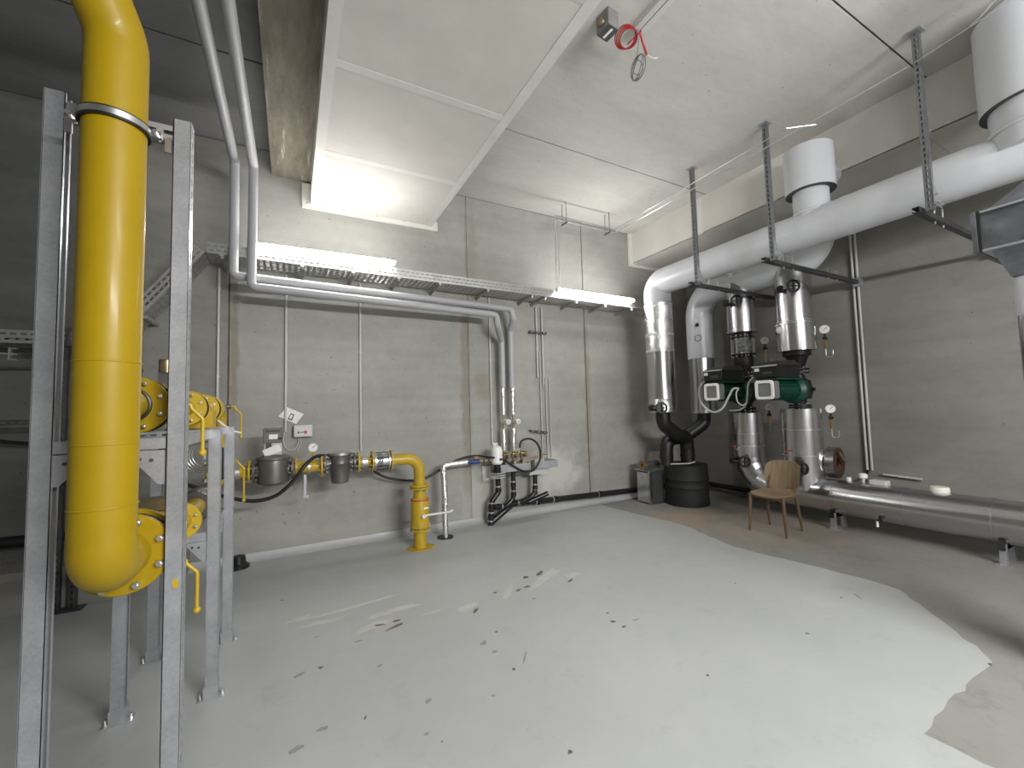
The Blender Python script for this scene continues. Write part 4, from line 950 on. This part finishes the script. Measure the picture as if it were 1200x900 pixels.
# left column above pump
t = thing('pipe_column', 'left upper pipe column with silver cladding and a rod-braced rubber joint', 'pipe', (C1[0], C1[1], 1.9))
za, zb2 = zc(C1, 865, 348), zc(C1, 865, 391)
clad(t, C1, zb2, za+.35, .195)
band(t, C1, zb2+.02, .195)
zj0, zj1 = zc(C1, 869, 416), zc(C1, 869, 396)
MB().cyl((C1[0], C1[1], zj1), (C1[0], C1[1], zb2), .12, n=28).build('flange_neck', M['darkcast'], t)
hf(t, C1, zj1, .165); hf(t, C1, zj0, .165)
MB().lathe((C1[0], C1[1], zj0), (0, 0, 1), [(0, .10), (.03, .10), (.06, .12), (.09, .10), (.12, .12), (.15, .10), (.18, .12), (zj1-zj0-.02, .10), (zj1-zj0, .10)], 28).build('bellows', M['galv'], t)
for k in range(8):
    a = 2*PI*k/8; x, y = C1[0]+.15*math.cos(a), C1[1]+.15*math.sin(a)
    MB().cyl((x, y, zj0-.04), (x, y, zj1+.04), .009, n=8).build('tie_rod', M['steel'], t)
zr = zc(C1, 872, 438)
MB().lathe((C1[0], C1[1], zr), (0, 0, 1), [(0, .085), (.03, .09), (.12, .13), (zj0-zr-.05, .13), (zj0-zr, .11)], 28).build('reducer', M['darkcast'], t)
hf(t, C1, zr-.01, .12)
# right column above pump
t = thing('pipe_column', 'right upper pipe column with stepped shiny silver cladding', 'pipe', (C2[0], C2[1], 2.0))
za, zm, zb3 = zc(C2, 928, 328), zc(C2, 930, 381), zc(C2, 930, 412)
clad(t, C2, zm, za+.30, .205); band(t, C2, zm+.03, .205)
clad(t, C2, zb3, zm+.02, .222); band(t, C2, zm, .222)
zr = zc(C2, 935, 432)
MB().lathe((C2[0], C2[1], zr), (0, 0, 1), [(0, .08), (.04, .085), (.16, .13), (.17, .16), (zb3-zr, .16)], 28).build('reducer', M['darkcast'], t)
hf(t, C2, zr-.01, .13)
MB().sphere((C2[0]-.215, C2[1]+.08, zm-.07), .045, 12, (.5, 1, 1)).build('thermometer', M['dial'], t)
hand_valve('black handwheel valve on the upper cladding of the right column', (C2[0]-.22, C2[1]+.02, zc(C2, 920, 343)), (-1, -.2, 0), wy=.17)
hand_valve('black handwheel valve on the upper cladding of the left column', (C1[0]-.21, C1[1]+.06, zc(C1, 856, 358)), (-1, -.2, 0), wy=.17)

def rsq(h, r, k=5):
    out = []
    for cx, cy, a0 in ((h-r, h-r, 0), (-h+r, h-r, PI/2), (-h+r, -h+r, PI), (h-r, -h+r, 1.5*PI)):
        for i in range(k+1): a = a0+PI/2*i/k; out.append((cx+r*math.cos(a), cy+r*math.sin(a)))
    return out
def pump(label, C, zc_, zt, zb_):
    x, y = C; X0 = x-.76
    t = thing('circulation_pump', label, 'pump', (x, y, zb_), 'green circulation pumps with grey square end caps')
    MB().lathe((x, y, zb_), (0, 0, 1), [(0, .125), (.025, .125), (.026, .075), (.10, .085), (zc_-zb_-.12, .13), (zc_-zb_, .16), (zc_-zb_+.12, .13), (zt-zb_-.09, .08), (zt-zb_-.025, .075), (zt-zb_-.024, .125), (zt-zb_, .125)], 32).build('volute', M['darkcast'], t)
    bolts(t, (x, y, zb_+.012), (0, 0, 1), .10, 8, .010, .06, M['steel'], stuff=True)
    bolts(t, (x, y, zt-.012), (0, 0, 1), .10, 8, .010, .06, M['steel'], stuff=True)
    MB().cyl((x, y-.19, zc_), (x, y-.14, zc_), .02, n=10).build('vent_plug', M['darkcast'], t)
    MB().lathe((x-.20, y, zc_), (1, 0, 0), [(0, .09), (.0, .13), (.04, .175), (.10, .175), (.14, .15)], 36).build('lantern', M['green'], t)
    mm = MB().lathe((x-.66, y, zc_), (1, 0, 0), [(0, .10), (.47, .115)], 32)
    for k in range(16):
        a = 2*PI*k/16; d = V((0, math.cos(a), math.sin(a)))
        mm.obox(V((x-.42, y, zc_))+d*.115, (.22, 0, 0), d*.016, V((1, 0, 0)).cross(d)*.004)
    mm.build('motor', M['green'], t)
    MB().prism(rsq(.112, .03), (X0+.01, y, zc_), (0, 1, 0), (0, 0, 1), (.11, 0, 0)).build('end_cap', M['capgrey'], t)
    m = MB(); a = rsq(.118, .04); b = rsq(.083, .024); n = len(a)
    v = [(X0, y+p[0], zc_+p[1]) for p in a]+[(X0-.008, y+p[0]*.93, zc_+p[1]*.93) for p in a]+[(X0-.008, y+p[0], zc_+p[1]) for p in b]+[(X0+.008, y+p[0], zc_+p[1]) for p in b]
    f = []
    for L_ in range(3):
        for i in range(n): k = (i+1) % n; f.append((L_*n+i, L_*n+k, (L_+1)*n+k, (L_+1)*n+i))
    f.append(tuple(n*3+i for i in range(n))); m.add(v, f); m.build('cap_rim', M['white'], t)
    MB().prism(rsq(.083, .024), (X0+.006, y, zc_), (0, 1, 0), (0, 0, 1), (.004, 0, 0)).build('cap_face', M['capgrey'], t)
    # green bracket plate and control box
    MB().box((x-.44, y, zc_+.135), (.50, .26, .025)).build('mount_plate', M['green'], t, bevel=.006)
    bz = zc_+.15; xa_, xb_ = x-.72, x-.24
    MB().add([(xa_, y-.14, bz), (xb_, y-.14, bz), (xb_, y+.14, bz), (xa_, y+.14, bz), (xa_-.01, y-.15, bz+.14), (xb_, y-.15, bz+.16), (xb_, y+.15, bz+.16), (xa_-.01, y+.15, bz+.14)],
                 [(0, 3, 2, 1), (4, 5, 6, 7), (0, 1, 5, 4), (1, 2, 6, 5), (2, 3, 7, 6), (3, 0, 4, 7)]).build('control_box', M['blackp'], t, bevel=.008)
    MB().add([(xa_-.015, y-.155, bz+.14), (xb_+.005, y-.155, bz+.16), (xb_+.005, y+.155, bz+.16), (xa_-.015, y+.155, bz+.14), (xa_+.10, y-.12, bz+.205), (xb_-.06, y-.12, bz+.225), (xb_-.06, y+.12, bz+.225), (xa_+.10, y+.12, bz+.205)],
             [(0, 3, 2, 1), (4, 5, 6, 7), (0, 1, 5, 4), (1, 2, 6, 5), (2, 3, 7, 6), (3, 0, 4, 7)]).build('box_lid', M['galv_dark'], t)
    MB().bar((xa_-.018, y-.155, bz+.145), (xa_-.018, y+.155, bz+.145), .014, .016).build('lid_edge', M['steel'], t)
    MB().bar((xa_-.018, y-.155, bz+.145), (xb_, y-.155, bz+.165), .012, .014).build('lid_edge', M['galv_dark'], t)
    MB().obox((xa_-.008, y+.10, bz+.105), (0, .03, 0), (0, 0, .02), (.002, 0, 0)).build('sticker', M['white'], t)
    MB().obox((xa_-.004, y-.03, bz+.06), (0, .055, 0), (0, 0, .014), (.002, 0, 0)).build('raised_bar', M['dark'], t)
    return t
zp = zc(C1, 880, 460); z_t1 = zc(C1, 873, 442); z_b1 = zc(C1, 870, 480)
pump('left circulation pump with black control box, partly wrapped in grey cables', C1, zat(832, 459.5, 5.14, C1[1]), z_t1, z_b1)
z_t2 = zc(C2, 938, 436); z_b2 = zc(C2, 938, 476)
pump('right circulation pump with black control box on the taller silver column', C2, zat(896, 457, 5.14, C2[1]), z_t2, z_b2)
# grey cables
def cab(label, pts, r=.011):
    m = MB(); m.tube(spline([at_x(px, py, x) for px, py, x in pts]), r, 0, 8)
    tag(m.build('cable', M['conduit'], None, 60), label, 'cable')
cab('thick grey cable looping from the right pump down below the left pump', [(883, 442, 5.33), (877, 450, 5.35), (876, 462, 5.38), (874, 474, 5.40), (867, 480, 5.40), (855, 481, 5.40)], .012)
cab('grey cable hanging in a wide loop under the left pump', [(826, 447, 5.28), (820, 454, 5.25), (820, 466, 5.22), (826, 477, 5.20), (836, 483, 5.18), (846, 479, 5.18), (854, 465, 5.2), (859, 456, 5.22), (865, 455, 5.25)], .014)
cab('thin grey cable curling between the two pumps', [(866, 455, 5.2), (863, 460, 5.15), (864, 470, 5.15), (870, 475, 5.18), (876, 471, 5.3)], .008)
# left lower column, elbow
t = thing('pipe_column', 'left lower silver-clad pipe column ending in a segmented elbow', 'pipe', (C1[0], C1[1], .17))
zt = zc(C1, 868, 484); r = .20
clad(t, C1, .75, zt, r); band(t, C1, zt-.30, r); band(t, C1, .92, r)
hf(t, C1, zt+.02, .13)
MB().cyl((C1[0], C1[1], zt), (C1[0], C1[1], zt+.05), .08, n=24).build('neck', M['darkcast'], t)
cen = V((C1[0], C1[1]-.40, .77)); pr = None
for k in range(5):
    a0, a1 = PI/2*k/5, PI/2*(k+1)/5
    f_ = lambda a: cen+V((0, .40*math.cos(a), -.40*math.sin(a)))
    m = MB(); p0, p1 = f_(a0), f_(a1); n0 = V((0, -math.sin(a0), -math.cos(a0))); n1 = V((0, -math.sin(a1), -math.cos(a1)))
    v = []
    for c_, n_ in ((p0, n0), (p1, n1)):
        rad = n_.cross(V((1, 0, 0)))
        for i in range(36): th = 2*PI*i/36; v.append(c_+(V((1, 0, 0))*math.cos(th)+rad*math.sin(th))*(r+(.004 if c_ is p0 else -.0)))
    m.add(v, [(i, (i+1) % 36, 36+(i+1) % 36, 36+i) for i in range(36)]); m.build('elbow_segment', M['alu'], t)
MB().cyl((C1[0], C1[1]-.40, FZ), (C1[0], 3.0, FZ), r-.005, n=40).build('lower_run', M['alu'], t)
# right lower column
t = thing('pipe_column', 'right lower silver-clad pipe column standing on the floor pipe', 'pipe', (C2[0], C2[1], FZ))
zt = zc(C2, 941, 479); r = .225
clad(t, C2, FZ+.05, zt, r); band(t, C2, zt-.27, r); band(t, C2, zt-.60, r)
MB().cyl((C2[0], C2[1], zt), (C2[0], C2[1], zt+.05), .08, n=24).build('neck', M['darkcast'], t)
hf(t, C2, zt+.02, .13)
hand_valve('black handwheel valve low on the left column above its segmented elbow', (C1[0]-.21, C1[1]+.10, zc(C1, 866, 538)), (-1, -.2, 0), wy=.19)
hand_valve('black handwheel valve low on the right column behind the chair', (C2[0]-.24, C2[1]+.08, zc(C2, 931, 545)), (-1, -.2, 0), wy=.20)
for C, px, py in ((C1, 866, 523), (C2, 931, 529)):
    c = V((C[0]-.25, C[1]+.06, zat(px, py, C[0]-.25, C[1]+.06)))
    tg = thing('red_tap', ('left' if C is C1 else 'right')+' small red tap handle on a lower silver column', 'tap', c, 'small red tap handles')
    MB().box(c, (.015, .06, .014)).build('handle', M['redp'], tg); MB().cyl(c-V((-.06, 0, .06)), c, .008, n=8).build('stem', M['steel'], tg)
# silver floor pipe
t = thing('floor_pipe', 'large silver-clad pipe lying low along the right wall to the picture edge', 'pipe', (FX, 1.0, FZ-FR))
MB().tube([(FX, 2.80, FZ), (FX, 2.70, FZ), (FX, -2.8, FZ)], [FR+.003, FR+.003, FR+.003], n=48).build('cladding', M['alu'], t, 60)
MB().lathe((FX, 3.15, FZ), (0, -1, 0), [(0, .10), (.02, .19), (.35, .203)], 48).build('end_cladding', M['alu'], t)
for y in (2.72, 2.06, 1.42, 1.21, .9, .0): MB().lathe((FX, y-.015, FZ), (0, 1, 0), [(0, FR+.003), (0, FR+.009), (.03, FR+.009), (.03, FR+.003)], 48, (False, False)).build('seam_band', M['alu'], t)
MB().bar((FX-FR*.85-.003, 2.7, FZ+FR*.5), (FX-FR*.85-.003, -2.8, FZ+FR*.5), .012, .004).build('long_seam', M['tape'], t)
for y in (2.72, 1.36, -.2):
    o = MB().prism([(-.19, -.0), (.19, 0), (.15, .09), (.0, .03), (-.15, .09)], (FX, y-.02, FZ-FR-.03), (1, 0, 0), (0, 0, 1), (0, .04, 0)).build('support_saddle', M['blackm'], t)
    MB().box((FX-.12, y, (FZ-FR)/2), (.05, .045, FZ-FR+.04)).build('support_foot', M['galv'], t)
    MB().box((FX+.12, y, (FZ-FR)/2), (.05, .045, FZ-FR+.04)).build('support_foot', M['galv'], t)
    MB().box((FX-.12, y, .004), (.13, .10, .008)).build('foot_plate', M['galv'], t)
    MB().box((FX, y, FZ-FR-.02), (.34, .04, .03)).build('cross_bar', M['blackm'], t)
t = thing('drain_nipple', 'small black drain nipple with white tip under the low silver floor pipe', 'valve', (FX-.2, 2.25, FZ-.2))
MB().rcyl((FX-.14, 2.25, FZ-.16), (FX-.22, 2.25, FZ-.19), .022, .004, 12).build('body', M['blackm'], t)
MB().rcyl((FX-.22, 2.25, FZ-.165), (FX-.22, 2.25, FZ-.225), .012, .002, 10).build('tip', M['white'], t)
def on_pipe(px, py): p = at_x(px, py, FX+.02); return V((FX+.02, p.y, FZ+FR))
p = on_pipe(995, 565); t = thing('white_tap', 'small white plastic tap head standing on the low silver pipe near the column', 'tap', p)
MB().cyl(p-V((0, 0, .02)), p+V((0, 0, .05)), .018, n=12).build('stem', M['black'], t); MB().rcyl(p+V((0, 0, .0)), p+V((0, 0, .05)), .024, .005, 14).build('cap', M['white'], t)
p = on_pipe(1012, 565); t = thing('thermostat_head', 'white conical sensor head on the low silver pipe by the conduits', 'sensor', p)
MB().cyl(p-V((0, 0, .02)), p+V((0, 0, .06)), .016, n=12).build('stem', M['pvc_lt'], t); MB().rcyl(p+V((0, 0, .05)), p+V((0, 0, .11)), .042, .012, 16).build('head', M['white'], t)
p = on_pipe(1031, 568); tag(MB().box(p+V((0, 0, .025)), (.11, .16, .055)).build('terminal_box', M['conduit'], None, bevel=.01), 'small grey box lying on top of the low silver pipe', 'box')
p = on_pipe(1101, 574); t = thing('round_cap', 'round cream cap on top of the low silver pipe farther right', 'cap', p)
MB().lathe(p-V((0, 0, .015)), (0, 0, 1), [(0, .07), (.03, .078), (.062, .076), (.07, .07)], 28).build('cap', M['board_w'], t)
# insulated blind flange by the right column
c = V((6.08, 2.74, .76)); t = thing('blind_flange', 'round insulated end with silver rim and rusty brown face beside the right column', 'flange', c-V((0, 0, .19)))
MB().lathe(c+V((-.0, .12, 0)), (.12, -1, 0), [(0, .06), (.0, .195), (.10, .195), (.10, .185)], 40, (True, False)).build('silver_rim', M['alu'], t)
MB().lathe(c+V((.008, .045, 0)), (.12, -1, 0), [(0, .184), (.03, .19), (.03, .10), (.02, .07), (.0, .06)], 40).build('rusty_face', M['plate_rust'], t)
MB().bar(c+V((-.05, -.01, .14)), c+V((.05, -.03, .0)), .035, .02, (0, -1, 0)).build('strap', M['brassd'], t)
MB().cyl(c+V((0, .10, 0)), (5.95, 3.0, .76), .09, n=20).build('neck', M['blackm'], t)
# gauges with brass siphons on the right wall side
def wall_gauge(label, px, py, x, R_=.055, L=.22, lit=False):
    c = at_x(px, py, x); g = gauge(label, c, (-.85, -.5, 0), R_)
    MB().cyl(c-V((0, 0, R_)), c-V((0, 0, R_+.04)), .012, n=10).build('neck', M['blackm'], g)
    MB().rcyl(c-V((.03, 0, R_+.06)), c-V((-.03, 0, R_+.06)), .02, .003, 10).build('cock', M['blackm'], g)
    MB().rcyl(c-V((0, 0, R_+.08)), c-V((0, 0, R_+.20)), .014, .003, 8).build('brass_stem', M['brass'], g)
    b = c-V((0, 0, R_+.2)); MB().tube([b, b-V((0, 0, L*.5)), b+V((0, -.08, -L*.5)), b+V((0, -.08, -.02))], .006, .03, 8).build('siphon', M['steel'], g, 60)
    return g
wall_gauge('white pressure gauge between the two upper silver columns', 896, 399, 6.1)
wall_gauge('brightly lit white pressure gauge right of the upper right column', 966, 386, 6.1)
wall_gauge('dim white pressure gauge between the two lower silver columns', 901, 477, 6.1, .05)
wall_gauge('white pressure gauge right of the lower right column', 973, 479, 6.1, .055)
# conduits on the right wall
t = thing('wall_conduit', 'pair of pale conduits running up the right wall to the white pipes', 'conduit', (XR-.03, 2.4, .6))
a, b = at_x(1003, 285, XR-.03), at_x(1022, 551, XR-.03)
for dy in (0.0, .05): MB().cyl((XR-.03, b.y+dy, b.z), (XR-.03, b.y+dy, a.z+.3), .015, n=14).build('tube', M['conduit'], t)
m = MB(); q1 = V((XR-.04, b.y+.04, b.z)); q2 = on_pipe(1014, 565)+V((.03, 0, .02))
m.tube(spline([q1, q1+V((-.02, .02, -.1)), (q1+q2)/2+V((0, .02, -.06)), q2]), .012, 0, 8)
tag(m.build('cable', M['black'], None, 60), 'short black cable from the right wall conduits to the low silver pipe', 'cable')
a, b = at_x(1035, 556, XR-.04), at_x(1081, 562, XR-.04)
tag(MB().cyl(a, b, .014, n=12).build('short_tube', M['conduit']), 'short pale tube fixed level on the right wall above the silver pipe', 'tube')
# black swan-neck pipes and the drum
DC = V((5.48, 4.58, 0)); zt = zat(808, 543, *DC.xy)
t = thing('black_drum', 'black foam-jacketed drum on the floor under the two black bent pipes', 'drum', DC)
MB().lathe(DC, (0, 0, 1), [(0, .318), (.01, .326), (zt*.42, .322), (zt*.44, .332), (zt*.47, .332), (zt*.5, .322), (zt*.62, .322), (zt*.64, .330), (zt*.67, .322), (zt-.01, .318), (zt, .305)], 44).build('jacket', M['drum'], t)
o = MB().tube([DC+V((-.28, .05, zt+.005)), DC+V((-.1, -.15, zt+.02)), DC+V((.08, -.12, zt+.03)), DC+V((.12, .0, zt+.01))], .012, .05, 8).build('white_wire', M['conduit'], t, 60)
t = thing('bent_pipe', 'black bent pipe swinging from the near silver drop pipe into the drum', 'pipe', (5.2, 4.55, zt))
MB().tube([(MX, EY, zb+.05), (MX, EY, zb-.18), (MX+.30, EY+.01, zb-.36), (5.50, 4.56, zb-.40), (5.54, 4.58, zb-.60), (5.54, 4.58, zt-.02)], .105, .16, 24, 8).build('pipe', M['blackm'], t, 60)
MB().rcyl((5.54, 4.58, zt+.10), (5.54, 4.58, zt+.14), .112).build('weld_ring', M['darkcast'], t)
t = thing('bent_pipe', 'black bent pipe from the second drop pipe passing behind into the drum', 'pipe', (5.6, 4.65, zt))
MB().tube([(BX, EB, z2+.05), (BX, EB, z2-.16), (5.62, 4.68, z2-.38), (5.24, 4.72, zb-.44), (5.22, 4.72, zt-.02)], .10, .16, 24, 8).build('pipe', M['blackm'], t, 60)
MB().rcyl((5.22, 4.72, zt+.08), (5.22, 4.72, zt+.12), .107).build('weld_ring', M['darkcast'], t)
# dark service box with a roll of pipe insulation on top
bxc = at_z(766, 592); bz = zat(762, 553, bxc.x, bxc.y); R0 = .50
t = thing('metal_cabinet', 'low grey metal box on the floor left of the black drum', 'cabinet', (bxc.x+.05, bxc.y+.14, 0))
cx, cy = bxc.x+.13, bxc.y+.18; rz = .0
MB().box((cx, cy, bz/2), (.31, .29, bz), rz).build('case', M['galv_dark'], t, bevel=.01)
MB().bar((cx-.152, cy-.142, .01), (cx-.152, cy-.142, bz), .035, .035).build('corner_trim', M['alu'], t)
MB().box((cx, cy-.147, bz/2), (.21, .006, bz*.9)).build('front_panel', M['dark'], t)
MB().box((cx-.157, cy, bz/2), (.006, .23, bz*.9)).build('side_panel', M['steel'], t)
MB().box((cx, cy, bz+.004), (.34, .33, .008)).build('top_plate', M['steel'], t)
MB().rcyl((cx-.16, cy+.02, bz*.62), (cx-.13, cy+.02, bz*.62), .02, .004, 12).build('knob', M['white'], t)
t = thing('insulation_roll', 'foil-faced pipe insulation roll with brown wool core lying on the metal box', 'insulation', (cx, cy, bz+.01))
d = V((.65, -.0, .0)); d.normalize(); c0 = V((cx-.16, cy, bz+.085)); 
MB().lathe(c0, d, [(0, .045), (0, .072), (.32, .072), (.32, .04)], 24, (False, False)).build('foil_face', M['foil'], t)
MB().lathe(c0-d*.006, d, [(0, .028), (0, .071), (.3, .071), (.3, .028), (0, .028)], 24, (False, False)).build('wool_core', M['wool'], t)
# chair
def chair():
    o = V((5.13, 3.03, 0)); ang = math.radians(4)
    R = Matrix.Rotation(ang, 3, 'Z'); W = lambda x, y, z: o+R @ V((x, y, z))
    t = thing('chair', 'wooden plywood chair with brown legs standing before the silver pipes', 'chair', o)
    # seat: curved plywood, front is -x
    nu, nv = 12, 12; v = []
    def sh(u, v_, cx, cy, p=4.5):
        a, b = u*2-1, v_*2-1
        k = 1/max(1e-6, (abs(a)**p+abs(b)**p)**(1/p))*max(abs(a), abs(b)) if (a or b) else 1
        return a*k*cx, b*k*cy
    def sheet(fn, th, nrm, name, mat):
        m = MB(); top = [fn(i/nu, j/nv) for j in range(nv+1) for i in range(nu+1)]
        bot = [V(p)+V(nrm)*th for p in top]; n = len(top); f = []
        for j in range(nv):
            for i in range(nu):
                a = j*(nu+1)+i; f.append((a, a+1, a+nu+2, a+nu+1)); f.append((n+a, n+a+nu+1, n+a+nu+2, n+a+1))
        for i in range(nu):
            f.append((i, n+i, n+i+1, i+1)); a = nv*(nu+1)+i; f.append((a, a+1, n+a+1, n+a))
        for j in range(nv):
            a = j*(nu+1); f.append((a, a+nu+1, n+a+nu+1, n+a)); a += nu; f.append((a, n+a, n+a+nu+1, a+nu+1))
        m.add(top+bot, f)
        return m.build(name, mat, t, 50)
    def seatf(u, w_):
        a, b = sh(u, w_, .205, .21)
        tx = a; z = .455+.012*(b/.21)**2-.018*max(0, (-a-.12)/.085)**2+.03*max(0, (a-.12)/.085)**2-.01*max(0, 1-abs(a)/.2)
        return W(tx, b*(1-.06*(a+.2)), z)
    sheet(seatf, .012, (0, 0, -1), 'seat', M['ply'])
    def backf(u, w_):
        a, b = sh(u, w_, .20, .17, 3.5)
        z = .645+b; return W(.205+.06*(z-.5)/.3-.035*(1-(a/.2)**2)*-1+(-.03)*(a/.2)**2, a*(1+.03*b/.185), z)
    sheet(backf, .012, R @ V((1, 0, .15)), 'backrest', M['ply'])
    legs = [(-.17, .185, -.19, .205), (-.17, -.185, -.19, -.205), (.16, .165, .235, .185), (.16, -.165, .235, -.185)]
    for x0, y0, x1, y1 in legs:
        m = MB(); m.tube([W(x0, y0, .445), W((x0+x1)/2, (y0+y1)/2, .22), W(x1, y1, 0)], [.019, .017, .012], n=10); m.build('leg', M['leg'], t, 60)
    for s in (-1, 1):
        MB().bar(W(-.17, .175*s, .425), W(.17, .16*s, .425), .02, .04).build('side_rail', M['leg'], t)
        MB().bar(W(.155, .155*s, .42), W(.235, .15*s, .62), .018, .03).build('back_support', M['leg'], t)
    MB().bar(W(-.165, -.18, .42), W(-.165, .18, .42), .02, .035).build('front_rail', M['leg'], t)
    MB().bar(W(.15, -.16, .42), W(.15, .16, .42), .02, .035).build('rear_rail', M['leg'], t)
chair()
# near duct piece at the right edge
a, b = at_x(1138, 253, 3.6), at_x(1142, 295, 3.6)
x0, x1, y1, y0, zt_, zb_ = 3.6, 4.50, a.y, a.y-.90, a.z, b.z
t = thing('duct_transition', 'spangled galvanised duct piece with flanged collar at the right edge', 'duct', ((x0+x1)/2, (y0+y1)/2, zb_-.2))
cxm, cym = 3.9, .60
cxu, cyu = (x0+x1)/2, (y0+y1)/2
MB().bb((x0+.02, y0+.02, zb_), (x1-.02, y1-.02, zt_)).build('duct_body', M['duct'], t)
for yy in (y1,): 
    MB().bb((x0-.01, yy-.035, zb_-.012), (x1+.01, yy-.02, zt_+.012)).build('collar', M['blackm'], t)
    MB().bb((x0-.022, yy-.02, zb_-.012), (x1+.02, yy, zt_+.012)).build('collar', M['duct'], t)
for zz in (zt_, zb_-.012): MB().bb((x0-.005, y0, zz), (x1, y1-.03, zz+.012)).build('flange_strip', M['galv'], t)
def taper(z0, ax0, ay0, ax1, ay1, z1, r, cx_, cy_, name):
    v = [(ax0, ay0, z0), (ax1, ay0, z0), (ax1, ay1, z0), (ax0, ay1, z0), (cx_-r, cy_-r, z1), (cx_+r, cy_-r, z1), (cx_+r, cy_+r, z1), (cx_-r, cy_+r, z1)]
    MB().add(v, [(0, 3, 2, 1), (4, 5, 6, 7), (0, 1, 5, 4), (1, 2, 6, 5), (2, 3, 7, 6), (3, 0, 4, 7)]).build(name, M['duct'], t)
taper(zt_+.012, x0+.03, y0+.04, x1-.03, y1-.05, zt_+.34, .12, cxu, cyu, 'upper_transition')
MB().cyl((cxu, cyu, zt_+.34), (cxu, cyu, ZC), .12, n=32).build('upper_pipe', M['duct'], t)
taper(zb_-.012, x0+.04, y0+.3, x1-.3, y1-.06, zb_-.16, .15, cxm, cym, 'lower_transition')
t = thing('flue_pipe', 'round pipe dropping from the duct piece, white above and silver below', 'pipe', (cxm, cym, 0))
zs_ = zat(1190, 372, cxm, cym)
MB().cyl((cxm, cym, zs_), (cxm, cym, zb_-.15), .172, n=40).build('white_jacket', M['pvc'], t)
MB().cyl((cxm, cym, 0), (cxm, cym, zs_), .168, n=40).build('silver_cladding', M['alu'], t)
